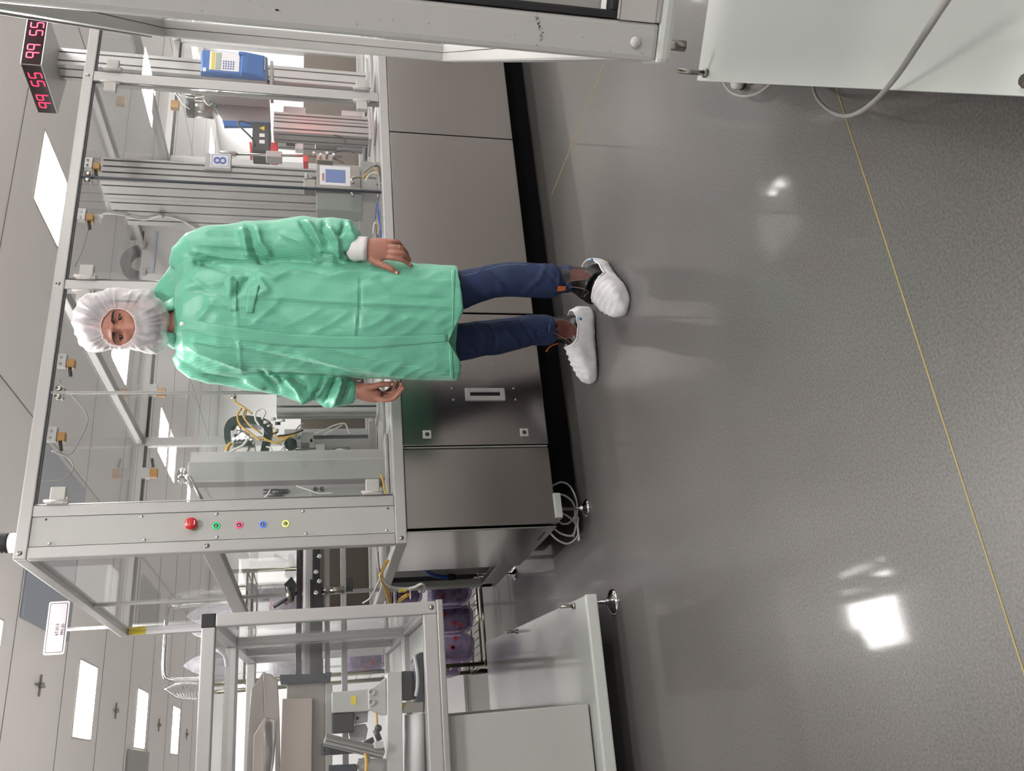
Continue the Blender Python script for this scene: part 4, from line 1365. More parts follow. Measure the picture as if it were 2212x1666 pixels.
MB().cyl(atY(527, 993, 3.80), atY(543, 991, 3.80), .010, 10).build('green_plug', M['green'], hh)
MB().cyl(atY(543, 992, 3.80), atY(562, 996, 3.80), .009, 10).build('plug', M['black'], hh)
MB().bbox(atY(560, 990, 3.9).x - .05, atY(560, 990, 3.9).x + .0, 3.88, 3.96, atY(566, 985, 3.9).z, atY(548, 985, 3.9).z, .003).build('arm_bracket', M['nickel'], hh)
arm_p = atY(556, 1000, 3.94)

# linear rails leaving the cell through its end opening
lr = thing('transfer_axis', 'long horizontal transfer axis with black carriage running out of the cell end', 'linear axis', (.5, 3.9, .9))
for (px0, px1, mm, nm) in ((640, 652, 'red_dark', 'belt'), (655, 662, 'label', 'rail'), (662, 676, 'alu_l', 'rail'), (701, 712, 'alu_l', 'rail'), (736, 748, 'alu_l', 'rail')):
    if mm == 'red_dark':
        M[mm] = mat('dark_red_belt', '2c1e24', .5)
    z1, z0 = atY(px0, 1280, 3.9).z, atY(px1, 1280, 3.9).z
    MB().bbox(-.9, 1.05, 3.88, 3.94, z0, z1, .003).build(nm, M[mm], lr)
z1, z0 = atY(670, 1280, 3.88).z, atY(696, 1280, 3.88).z
MB().bbox(.30, .80, 3.84, 3.88, z0, z1, .003).build('carriage', M['black'], lr)
MB().bbox(.80, 1.05, 3.86, 3.88, z0 + .01, z1 - .01, .003).build('carriage_plate', M['dark'], lr)
for px, py in ((690, 1256), (683, 1281), (690, 1202), (683, 1236)):
    MB().lathe(atY(px, py, 3.838), [(.011, 0), (.010, .003), (.004, .004), (.0001, .003)], 14, (0, -1, 0)).build('screw', M['chrome'], lr)
for px in (705, 728):
    p = atY(px, 1275, 3.86)
    MB().cyl(p + Vector((0, 0, .03)), p - Vector((0, 0, .03)), .014, 12).build('spindle', M['nickel'], lr)
p0, p1 = atY(755, 1285, 3.9), atY(775, 1240, 3.9)
for k in range(3):
    q = atY(760, 1278 + 0 * k, 3.88)
    MB().cyl(q + Vector((0, 0, .01 * k)), q + Vector((0, 0, .01 * k)) + Vector((-.0, -.0, 0)) + Vector((.06, 0, 0)), .004, 8).build('pin', M['dark'], lr)
# black bent arm by the end opening
ba = thing('pivot_arm', 'small black pivot arm with a steel damper at the open end of the cell', 'arm', atY(630, 1270, 3.7))
MB().sheet([atY(630, 1246, 3.7), atY(640, 1262, 3.7), atY(634, 1300, 3.7), atY(620, 1285, 3.7), atY(614, 1262, 3.7)], .03, (0, 1, 0)).build('arm_plate', M['black'], ba)
MB().cyl(atY(620, 1268, 3.69), atY(628, 1302, 3.69), .010, 12).build('damper', M['nickel'], ba)
MB().cyl(atY(590, 1312, 3.72), atY(642, 1280, 3.72), .008, 8).build('link', M['dark'], ba)
# leads hanging at the end opening
ed = thing('cable_bundle', 'yellow and grey leads hanging over the corner of the cell end', 'cables', atX(830, 1260, .74))
for pts, mm, r_ in (([(835, 1215), (826, 1232), (822, 1246), (832, 1272), (840, 1302)], 'ycable', .006), ([(838, 1212), (828, 1228), (825, 1247), (838, 1275), (843, 1302)], 'ycable', .005), ([(824, 1246), (836, 1262), (852, 1270), (880, 1272), (898, 1268)], 'wcable', .0055),
                    ([(815, 1190), (818, 1225), (822, 1246), (812, 1270), (800, 1292), (784, 1303)], 'gcable', .004), ([(898, 1268), (910, 1262), (918, 1268), (916, 1278), (905, 1278)], 'wcable', .005), ([(862, 1300), (870, 1292), (882, 1285)], 'ycable', .008)):
    MB().tube([atX(px, py, .62) for px, py in pts], r_, 8).build('lead', M[mm], ed)
p = atX(870, 1276, .615)
MB().bbox(p.x - .004, p.x + .002, p.y - .02, p.y + .02, p.z - .014, p.z + .014, .002).build('yellow_tag', M['ylabel'], ed)
p = atX(903, 1282, .61)
MB().bbox(p.x - .02, p.x + .02, p.y - .02, p.y + .02, LZ0 + .05, p.z + .03, .004).build('connector_block', M['cream'], ed)
# ================================================================ BEHIND THE MACHINES
# low white cabinets far behind
bc = thing('storage_cabinet', 'row of plain white low cabinets behind the wire trolley', 'cabinet', (-.2, 6.55, 0))
for i in range(4):
    x0 = -1.7 + .8 * i
    MB().bbox(x0, x0 + .797, 6.35, 6.8, 0.0, 1.60, .004).build('cabinet_body', M['wall'], bc)
    MB().bbox(x0 + .006, x0 + .791, 6.335, 6.352, .02, 1.59, .004).build('cabinet_door', M['wall'], bc)
# hanging sign on its pole
sg = thing('hanging_sign', 'white sign board reading 67-013 PM-30 on a thin pole behind the end of the cell', 'sign', (.95, 5.62, 0))
TLc, TRc, BRc, BLc = atY(84, 1415, 5.6), atY(115, 1298, 5.6), atY(158, 1300, 5.6), atY(131, 1415, 5.6)
sx0_, sx1_ = (TLc.x + BLc.x) / 2, (TRc.x + BRc.x) / 2
sz1_, sz0_ = (TLc.z + TRc.z) / 2, (BRc.z + BLc.z) / 2


def rrect(x0, x1, z0, z1, r, y, n=5):
    out = []
    for cx, cz, a0 in ((x1 - r, z1 - r, 0), (x0 + r, z1 - r, 90), (x0 + r, z0 + r, 180), (x1 - r, z0 + r, 270)):
        for k in range(n + 1):
            q = math.radians(a0 + 90 * k / n)
            out.append(Vector((cx + r * math.cos(q), y, cz + r * math.sin(q))))
    return out


MB().sheet(rrect(sx0_, sx1_, sz0_, sz1_, .012, 5.6), .008, (0, 1, 0)).build('board', M['label'], sg)
MB().sheet(rrect(sx0_ + .010, sx1_ - .010, sz0_ + .008, sz1_ - .008, .010, 5.5995), .0012, (0, 1, 0)).build('border_line', M['ink'], sg)
MB().sheet(rrect(sx0_ + .0135, sx1_ - .0135, sz0_ + .0115, sz1_ - .0115, .008, 5.599), .0015, (0, 1, 0)).build('sign_face', mat('pinkish_white', 'd6ccd0', .45), sg)
cxs, wz = (sx0_ + sx1_) / 2, sz1_ - sz0_
text_mesh('67-013', wz * .22, frame4((cxs - .012, 5.5985, sz0_ + wz * .46), (1, 0, 0), (0, 0, 1)), 'lettering', M['ink'], sg, .0006)
text_mesh('PM-30', wz * .22, frame4((cxs - .012, 5.5985, sz0_ + wz * .20), (1, 0, 0), (0, 0, 1)), 'lettering', M['ink'], sg, .0006)
b = MB()
random.seed(5)
for k in range(7):
    x = cxs - .055 + k * .015
    b.box(x, x + .002, 5.5982, 5.599, sz0_ + wz * .70, sz0_ + wz * .85)
    b.box(x, x + .009, 5.5982, 5.599, sz0_ + wz * (.70 if k % 2 else .83), sz0_ + wz * (.715 if k % 2 else .845))
b.build('faded_lettering', mat('faded_grey_print', 'a79ba0', .5), sg)
MB().cyl((.945, 5.62, .01), (.945, 5.62, sz0_ + .02), .010, 10).build('pole', M['alu_l'], sg)
MB().bbox(.85, 1.04, 5.54, 5.72, .0, .012, .004).build('pole_base', M['alu_l'], sg)

# wire trolley
tw = thing('wire_trolley', 'chrome wire shelf trolley loaded with plastic bags behind the two machines', 'trolley', (.77, 5.3, 0))
M['brass'] = mat('aged_chrome', '8f8b76', .2, 1.0, noise_amt=.1)
tx = (.515, 1.12)
ty = (5.06, 5.52)
for x in tx:
    for y in ty:
        MB().cyl((x, y, .10), (x, y, 1.62), .0125, 12).build('post', M['brass'], tw)
for z in (.115, .62, 1.05, 1.44):
    b = MB()
    for y in ty:
        b.cyl((tx[0], y, z), (tx[1], y, z), .006, 8)
        b.cyl((tx[0], y, z - .028), (tx[1], y, z - .028), .006, 8)
    for x in tx:
        b.cyl((x, ty[0], z), (x, ty[1], z), .006, 8)
        b.cyl((x, ty[0], z - .028), (x, ty[1], z - .028), .006, 8)
    for k in range(14):
        x = tx[0] + (tx[1] - tx[0]) * (k + .5) / 14
        b.cyl((x, ty[0], z + .004), (x, ty[1], z + .004), .0025, 6)
    b.build('shelf', M['brass'], tw)
# side wire panels
b = MB()
for k in range(16):
    z = .20 + k * .078
    b.cyl((tx[0], ty[0], z), (tx[0], ty[1], z), .0028, 6)
b.build('side_wires', M['chrome'], tw)
# push handles
pts = [(.545, ty[0] - .02, 1.50), (.545, ty[0] - .02, 1.72), (.553, ty[0] - .02, 1.82), (.60, ty[0] - .02, 1.852), (.80, ty[0] - .02, 1.856), (.90, ty[0] - .02, 1.852), (.935, ty[0] - .02, 1.80), (.935, ty[0] - .02, 1.50)]
MB().tube(pts, .0115, 12).build('push_handle', M['chrome'], tw)
b = MB()
pts = [atY(px, py, 5.35) for px, py in ((430, 1478), (385, 1478), (361, 1487), (362, 1492), (388, 1508), (430, 1511))]
b.tube(pts, .0075, 10)
for k in range(9):
    t = k / 8
    p0 = atY(366 + 60 * t, 1490 - 8 * t, 5.3)
    p1 = atY(384 + 42 * t, 1508 + 2 * t, 5.42)
    b.cyl(p0, p1, .003, 6)
b.build('wire_basket', M['chrome'], tw)
for x in tx:
    for y in ty:
        w_ = MB().lathe((x - .012, y, .05), [(.0001, 0), (.048, 0), (.05, .004), (.05, .020), (.048, .024), (.0001, .024)], 24, (1, 0, 0))
        w_.build('wheel', M['rubber'], tw)
        MB().bbox(x - .018, x + .018, y - .012, y + .012, .095, .105, .002).build('wheel_fork', M['nickel'], tw)


# soft plastic bags with something inside
def bag(name, label, c, s, m, core=None, group=None, seed=0, caps=0, tip=0.0):
    t = thing(name, label, 'plastic bag', (c[0], c[1], c[2] - s[2] / 2), group=group)
    n, mrows = 26, 16
    rings = []
    for i in range(mrows + 1):
        v = i / mrows
        th = math.pi * v
        ring = []
        for k in range(n):
            q = 2 * math.pi * k / n
            e = .45
            cx_, sx_ = math.cos(q), math.sin(q)
            px = math.copysign(abs(cx_) ** e, cx_)
            py = math.copysign(abs(sx_) ** e, sx_)
            rr = max(math.sin(th), 0.001) ** .45
            if tip and v > .25:
                rr *= max(.03, 1 - tip * ((v - .25) / .75) ** .8)
            zz = -math.cos(th)
            zz = math.copysign(abs(zz) ** .7, zz)
            P_ = Vector((px * rr * s[0] / 2, py * rr * s[1] / 2, zz * s[2] / 2))
            nz_ = noise.noise(P_ * 22 + Vector((seed * 7.1, 0, 0))) * .012 + abs(noise.noise(P_ * 48 + Vector((0, seed * 3.3, 0)))) * .010
            P_ += P_.normalized() * nz_ * rr
            ring.append(Vector(c) + P_)
        rings.append(ring)
    MB().loft(rings).build('bag_film', m, t)
    if core:
        MB().bbox(c[0] - s[0] * .38, c[0] + s[0] * .38, c[1] - s[1] * .36, c[1] + s[1] * .36, c[2] - s[2] * .42, c[2] + s[2] * .40, .03).build('contents', core, t)
    for k in range(caps):
        q = Vector(c) + Vector(((random.random() - .5) * s[0] * .7, -s[1] * .47, (random.random() - .5) * s[2] * .7))
        MB().cyl(q, q + Vector((0, -.010, 0)), .011, 10).build('red_cap', M['red'], t)
    return t


random.seed(11)
hazy = mat('pale_contents', 'b9aec4', .5, noise_amt=.3, nscale=25)
bag('filled_bag', 'mauve-tinted bag with red caps on the bottom shelf, nearest the trolley corner post', (.62, 5.17, .265), (.17, .20, .25), M['pbag'], hazy, 'filled bags on the trolley', 1, 3)
bag('filled_bag', 'mauve-tinted bag with red caps on the bottom shelf, second from the corner post', (.79, 5.17, .265), (.16, .20, .26), M['pbag'], M['purple'], 'filled bags on the trolley', 2, 3)
bag('filled_bag', 'dark purple bag with a bright highlight on the bottom shelf, against the cell base', (.96, 5.17, .265), (.16, .20, .26), M['pbag'], M['purple'], 'filled bags on the trolley', 3, 2)
bag('filled_bag', 'dark purple bag behind the cable knot at the cell corner', (.98, 5.17, .52), (.18, .20, .17), M['pbag'], M['purple'], 'filled bags on the trolley', 4, 1)
bag('filled_bag', 'crumpled mauve bag sticking out beyond the wire side of the trolley', (.545, 5.42, .30), (.12, .20, .22), M['pbag'], hazy, 'filled bags on the trolley', 5, 1)
bag('filled_bag', 'clouded bag with dark print on the middle shelf, seen above the transfer axis', (.82, 5.18, .80), (.30, .22, .26), M['pbag'], hazy, 'filled bags on the trolley', 6, 2)
bag('filled_bag', 'pale bag with a red cap on the middle shelf next to the black carriage', (.60, 5.18, .78), (.16, .22, .22), M['pbag'], hazy, 'filled bags on the trolley', 7, 2)
bag('clear_bag', 'crumpled clear bag of pale parts on the third shelf', (.93, 5.20, 1.23), (.24, .24, .30), M['bag'], hazy, 'clear bags on the trolley', 8, 1)
bag('clear_bag', 'clear bag with red-printed contents on the third shelf, left end', (.62, 5.20, 1.20), (.20, .24, .24), M['bag'], M['label'], 'clear bags on the trolley', 9, 2)
bag('clear_bag', 'pointed clear bag on the top shelf inside the chrome push handle', (.84, 5.22, 1.60), (.26, .20, .34), M['bag'], None, 'clear bags on the trolley', 10, 0, 1.0)
bag('clear_bag', 'pointed clear bag on the top shelf beside the black corner cap', (.64, 5.22, 1.60), (.24, .20, .36), M['bag'], None, 'clear bags on the trolley', 12, 0, 1.0)
wb_ = thing('white_box', 'open white carton on the third trolley shelf behind the end opening', 'box', (.98, 5.3, 1.065))
MB().bbox(.86, 1.10, 5.36, 5.50, 1.068, 1.40, .004).build('box_body', M['label'], wb_)
MB().sheet([(.86, 5.35, 1.40), (1.10, 5.35, 1.40), (1.10, 5.29, 1.46), (.86, 5.29, 1.46)], .003, (0, 1, 0)).build('flap', M['label'], wb_)

# ================================================================ INSIDE THE LEFT MODULE (its own frame)


def lmt(name, label, cat):
    return thing(name, label, cat, O2, A2, world=False)


def poly2(pts, v, th, mname, name, par, bev=.002):
    P_ = [m2(x, y, v) for x, y in pts]
    return MB().sheet(P_, th, (0, 1, 0)).build(name, M[mname] if isinstance(mname, str) else mname, par, bevel=bev)


M['feeder'] = mat('satin_steel', '8d8681', .38, .85, noise_amt=.05)
M['feeder_f'] = mat('matt_grey_brown_steel', 'a0948d', .5, .5, noise_amt=.03)
fd = lmt('part_feeder', 'large satin steel feeder box inside the left glazed module', 'feeder')
poly2([(620, 1478), (702, 1470), (702, 1690), (612, 1690)], .42, .40, 'feeder', 'feeder_body', fd)
poly2([(610, 1510), (675, 1508), (673, 1690), (604, 1690)], .34, .07, 'feeder_f', 'front_plate', fd)
poly2([(604, 1458), (704, 1455), (702, 1472), (606, 1479)], .36, .10, 'darkblue', 'top_rail', fd)
poly2([(703, 1452), (716, 1452), (714, 1472), (703, 1474)], .36, .06, 'darkblue', 'rail_end', fd)
poly2([(702, 1474), (718, 1474), (718, 1690), (702, 1690)], .40, .3, 'cab', 'side_frame', fd)
ch_ = lmt('metal_chute', 'curved shiny steel chute beside the feeder box in the left module', 'chute')
poly2([(568, 1452), (559, 1466), (543, 1489), (537, 1559), (531, 1690), (571, 1690), (571, 1550)], .46, .01, 'feeder', 'rear_wall', ch_)
poly2([(568, 1452), (588, 1458), (600, 1470), (604, 1560), (606, 1690), (594, 1690), (595, 1556), (571, 1550)], .43, .01, 'feeder', 'side_wall', ch_)
# curved bright lip
rings = []
path = [(571, 1550), (571, 1590), (571, 1630), (571, 1690)]
path2 = [(595, 1556), (595, 1605), (592, 1645), (584, 1690)]
rr = []
for i in range(13):
    t = i / 12
    k = min(2, int(t * 3))
    f = t * 3 - k
    a_ = (path[k][0] * (1 - f) + path[k + 1][0] * f, path[k][1] * (1 - f) + path[k + 1][1] * f)
    c_ = (path2[k][0] * (1 - f) + path2[k + 1][0] * f, path2[k][1] * (1 - f) + path2[k + 1][1] * f)
    row = []
    for j in range(7):
        g = j / 6
        p = m2(a_[0] * (1 - g) + c_[0] * g, a_[1] * (1 - g) + c_[1] * g, .36 + .045 * math.sin(g * 1.9) + .02 * math.sin(t * 6))
        row.append(p)
    rr.append(row + [p + Vector((0, .003, 0)) for p in reversed(row)])
MB().loft(rr).build('curved_lip', M['lip'], ch_)
poly2([(571, 1551), (548, 1590), (545, 1690), (570, 1690)], .40, .006, 'feeder_f', 'inner_flap', ch_)
sf = lmt('cast_bracket', 'pale painted bracket arm with two round bosses and a yellow label', 'bracket')
poly2([(716, 1496), (797, 1489), (800, 1537), (716, 1541)], .34, .05, 'cream', 'arm', sf, .004)
poly2([(795, 1492), (815, 1478), (834, 1463), (836, 1545), (822, 1546), (796, 1533)], .33, .03, 'cream', 'gusset', sf, .004)
poly2([(836, 1453), (868, 1452), (871, 1690), (838, 1690)], .30, .10, 'cream', 'long_beam', sf, .003)
for py in (1495, 1517):
    p = m2(803, py, .326)
    MB().lathe(p, [(.0125, 0), (.0125, .010), (.008, .010), (.0075, .002), (.0001, .002)], 22, (0, -1, 0)).build('boss', M['plast'], sf)
p = m2(764, 1513, .339)
MB().bbox(p.x - .015, p.x + .015, .3375, .34, p.z - .009, p.z + .009, .0005).build('label', M['ylabel'], sf)
mo = lmt('motor', 'square black motor below the pale bracket', 'motor')
poly2([(718, 1541), (765, 1538), (765, 1583), (718, 1586)], .36, .09, 'black', 'motor_body', mo, .004)
poly2([(765, 1538), (795, 1536), (794, 1560), (766, 1566)], .40, .03, 'alu', 'mount', mo)
poly2([(768, 1566), (790, 1564), (795, 1575), (790, 1600), (760, 1604), (754, 1586)], .44, .05, 'cream', 'gear_cover', mo)
p = m2(772, 1552, .398)
MB().lathe(p, [(.006, 0), (.006, .003), (.0001, .003)], 12, (0, -1, 0)).build('screw', M['dark'], mo)
da = lmt('strut', 'slanting slotted aluminium strut under the black motor', 'strut')
a_, c_ = m2(702, 1598, .26), m2(828, 1628, .30)
MB().ext(section(.034, .03, 1, 2, .005, .005, .002), a_, c_, (0, 0, 1)).build('slotted_bar', M['alu'], da)
poly2([(693, 1607), (716, 1605), (716, 1631), (692, 1634)], .29, .03, 'darkblue', 'pivot_block', da, .003)
p = m2(703, 1619, .288)
MB().lathe(p, [(.010, 0), (.010, .004), (.006, .004), (.006, .001), (.0001, .001)], 16, (0, -1, 0)).build('pivot_pin', M['dark'], da)
poly2([(716, 1612), (760, 1622), (790, 1600), (806, 1592), (810, 1604), (770, 1628), (716, 1632)], .34, .02, 'dark', 'brace', da)
poly2([(808, 1603), (828, 1601), (829, 1617), (809, 1618)], .24, .03, 'plast', 'end_block', da, .003)
lv = lmt('damper_lever', 'black-knobbed grey lever with an amber lead in the left module', 'lever')
p0, p1 = m2(811, 1577, .27), m2(820, 1600, .27)
MB().cyl(p0, p1, .010, 14).build('sleeve', M['dark'], lv)
MB().ball(m2(817, 1574, .27), .013, 16, 12).build('knob', M['black'], lv)
MB().tube([m2(813, 1540, .28), m2(814, 1555, .28), m2(815, 1568, .28)], .004, 8).build('lead', M['ycable'], lv)
MB().tube([m2(789, 1628, .26), m2(792, 1645, .25), m2(791, 1665, .25), m2(786, 1690, .25)], .006, 10).build('lead', M['ycable'], lv)
rl_ = lmt('film_roll', 'black roll with a curved grey guide at the bottom of the left module', 'roll')
poly2([(868, 1450), (892, 1450), (893, 1512), (868, 1512)], .34, .2, 'black', 'roll_body', rl_, .004)
poly2([(893, 1428), (902, 1412), (914, 1408), (914, 1515), (900, 1516)], .30, .12, 'darkblue', 'roll_case', rl_, .004)
pts = [m2(895, 1418, .29), m2(901, 1450, .28), m2(902, 1480, .28), m2(898, 1504, .29)]
MB().tube(pts, .006, 8).build('guide', M['cab'], rl_)
poly2([(870, 1518), (915, 1515), (915, 1538), (870, 1541)], .34, .10, 'nickel', 'shaft_block', rl_)
MB().tube([m2(870, 1530, .33), m2(875, 1520, .33)], .005, 8).build('lead', M['ycable'], rl_)
pp = lmt('white_drum', 'smooth white drum cover at the bottom of the left module', 'drum')
rings = []
for py in (1543, 1600, 1690):
    ring = []
    for k in range(16):
        q = 2 * math.pi * k / 16
        c0 = m2(896, py, .40)
        ring.append(c0 + Vector((0, -math.cos(q) * .075, math.sin(q) * .038)))
    rings.append(ring)
MB().loft(rings).build('drum_shell', M['label'], pp)
lo = lmt('control_block', 'dark square block at the lower left inside the module', 'block')
poly2([(710, 1655), (772, 1652), (772, 1690), (710, 1690)], .28, .06, 'darkblue', 'block_body', lo, .004)
poly2([(775, 1640), (836, 1640), (836, 1690), (775, 1690)], .42, .06, 'cream', 'plate', lo, .004)
for k in range(4):
    MB().tube([m2(772, 1650 + 4 * k, .30), m2(783, 1640 + 3 * k, .30), m2(800, 1636 + 3 * k, .30)], .003, 6).build('lead', M['gcable'], lo)
wp = lmt('grip_handle', 'curved bright grip on the inner glass near the black corner cap', 'handle')
MB().tube([m2(463, 1405, .10), m2(474, 1407, .09), m2(486, 1418, .09), m2(490, 1440, .10)], .006, 10).build('grip_bar', M['label'], wp)
# ================================================================ THE PERSON
from mathutils.bvhtree import BVHTree
D0 = 3.03      # distance of the body's middle plane


def pt(x, y, f=0.0):
    return atD(x, y, D0 - f)


def rf(P):
    d = P - CAM
    return Vector((d.dot(RT), D0 - d.dot(FW), P.z))     # (right, front, up) of the person


def wf(r, f, z):
    return Vector((CAM.x, CAM.y, 0)) + RT * r + FW * (D0 - f) + Vector((0, 0, z))


pc = wf(.27, 0, 0)
man = thing('person', 'person standing in a green gown, white hooded cap, jeans and white shoe covers', 'person', (pc.x, pc.y, 0))


def ring_h(x, yr, yl, bf, bb, f0=0.0, n=40, e=.9):
    """horizontal body section whose sides are seen at yr and yl"""
    A, B = pt(x, yr, f0), pt(x, yl, f0)
    a, b_ = rf(A), rf(B)
    r0, hw, z = (a.x + b_.x) / 2, (a.x - b_.x) / 2, a.z
    out = []
    for k in range(n):
        q = 2 * math.pi * k / n
        c, s_ = math.cos(q), math.sin(q)
        rr = math.copysign(abs(c) ** e, c) * hw
        ff = math.copysign(abs(s_) ** e, s_) * (bf if s_ > 0 else bb)
        out.append(wf(r0 + rr, f0 + ff, z))
    return out


def limb(rows, n=24, bk=.85):
    """rows: (x, y, half width in px, f[, depth factor]); sections square to the limb"""
    C_ = [pt(r[0], r[1], r[3]) for r in rows]
    rings = []
    for i, r in enumerate(rows):
        d = (C_[min(i + 1, len(C_) - 1)] - C_[max(0, i - 1)]).normalized()
        w_ = r[2] * (D0 - r[3]) / F_PX / .98
        fr_ = (FW - d * FW.dot(d)).normalized()
        sd_ = d.cross(fr_)
        k_ = r[4] if len(r) > 4 else bk
        rings.append([C_[i] + sd_ * math.cos(2 * math.pi * k / n) * w_ + fr_ * math.sin(2 * math.pi * k / n) * w_ * k_ for k in range(n)])
    return rings


def remesh(mb, vox, smooth=3, name='tmp'):
    me = bpy.data.meshes.new(name)
    me.from_pydata([tuple(v) for v in mb.v], [], mb.f)
    bm = bmesh.new()
    bm.from_mesh(me)
    bmesh.ops.remove_doubles(bm, verts=bm.verts, dist=1e-6)
    bmesh.ops.recalc_face_normals(bm, faces=bm.faces)
    bm.to_mesh(me)
    bm.free()
    o = bpy.data.objects.new(name, me)
    COL.objects.link(o)
    r = o.modifiers.new('r', 'REMESH')
    r.mode = 'VOXEL'
    r.voxel_size = vox
    if smooth:
        s_ = o.modifiers.new('s', 'SMOOTH')
        s_.factor = .5
        s_.iterations = smooth
    dg = bpy.context.evaluated_depsgraph_get()
    dg.update()
    ev = o.evaluated_get(dg)
    m2_ = bpy.data.meshes.new_from_object(ev)
    bpy.data.objects.remove(o)
    bpy.data.meshes.remove(me)
    return m2_


def finish(me, name, m, parent, smooth=True):
    off = ORG[man.name]
    for v in me.vertices:
        v.co = v.co - off
    me.materials.clear()
    me.materials.append(m)
    for p in me.polygons:
        p.use_smooth = smooth
    me.name = name
    o = bpy.data.objects.new(name, me)
    COL.objects.link(o)
    o.parent = parent
    ORG[o.name] = off
    return o


# ---------------------------------------------------------------- the gown
TORSO = [(377, 658, 733, .040, .07), (381, 640, 750, .062, .085), (387, 612, 768, .084, .10), (402, 588, 787, .108, .115), (430, 570, 801, .124, .12), (480, 563, 807, .138, .125), (540, 566, 805, .142, .125),
         (600, 568, 806, .142, .12), (700, 566, 811, .146, .12), (770, 560, 816, .15, .125), (830, 560, 818, .155, .128), (870, 564, 819, .155, .13), (900, 570, 820, .155, .13), (930, 571, 821, .157, .135), (984, 573, 822, .158, .136)]
SLV_L = [(388, 585, 24, 0), (402, 564, 36, 0), (425, 550, 45, 0), (462, 538, 47, 0), (505, 533, 47, 0), (545, 530, 50, 0), (590, 523, 45, 0), (620, 520, 48, .005), (655, 519, 51, .015), (690, 521, 48, .03), (715, 520, 49, .04), (742, 523, 48, .058), (756, 533, 39, .070), (766, 540, 30, .078)]
SLV_R = [(388, 757, 24, 0), (402, 768, 32, 0), (425, 781, 36, -.01), (462, 792, 35, -.02), (505, 800, 33, -.03), (545, 806, 36, -.03), (580, 815, 33, -.03), (610, 822, 33, -.03), (640, 828, 36, -.03), (664, 832, 40, -.03), (684, 832, 33, -.03), (712, 840, 40, -.03), (738, 846, 32, -.03), (756, 849, 26, -.03), (767, 850, 20, -.03)]
mb = MB()
mb.loft([ring_h(*r) for r in TORSO])
mb.loft(limb(SLV_L))
mb.loft([ring_h(333, 624, 645, .018, .035, -.045), ring_h(345, 609, 668, .03, .05, -.045), ring_h(357, 592, 690, .038, .06, -.042), ring_h(371, 570, 732, .045, .07, -.035), ring_h(386, 550, 765, .06, .08, -.02), ring_h(404, 530, 790, .08, .09, 0), ring_h(424, 520, 798, .08, .09, 0)])
mb.loft(limb(SLV_R))
me = remesh(mb, .0060, 4)

FOLDS = []


def fold(pts, w, a, both=False):
    q = [rf(pt(x, y, .10)) for x, y in pts]
    FOLDS.append(([(p.x, p.z) for p in q], w, a))


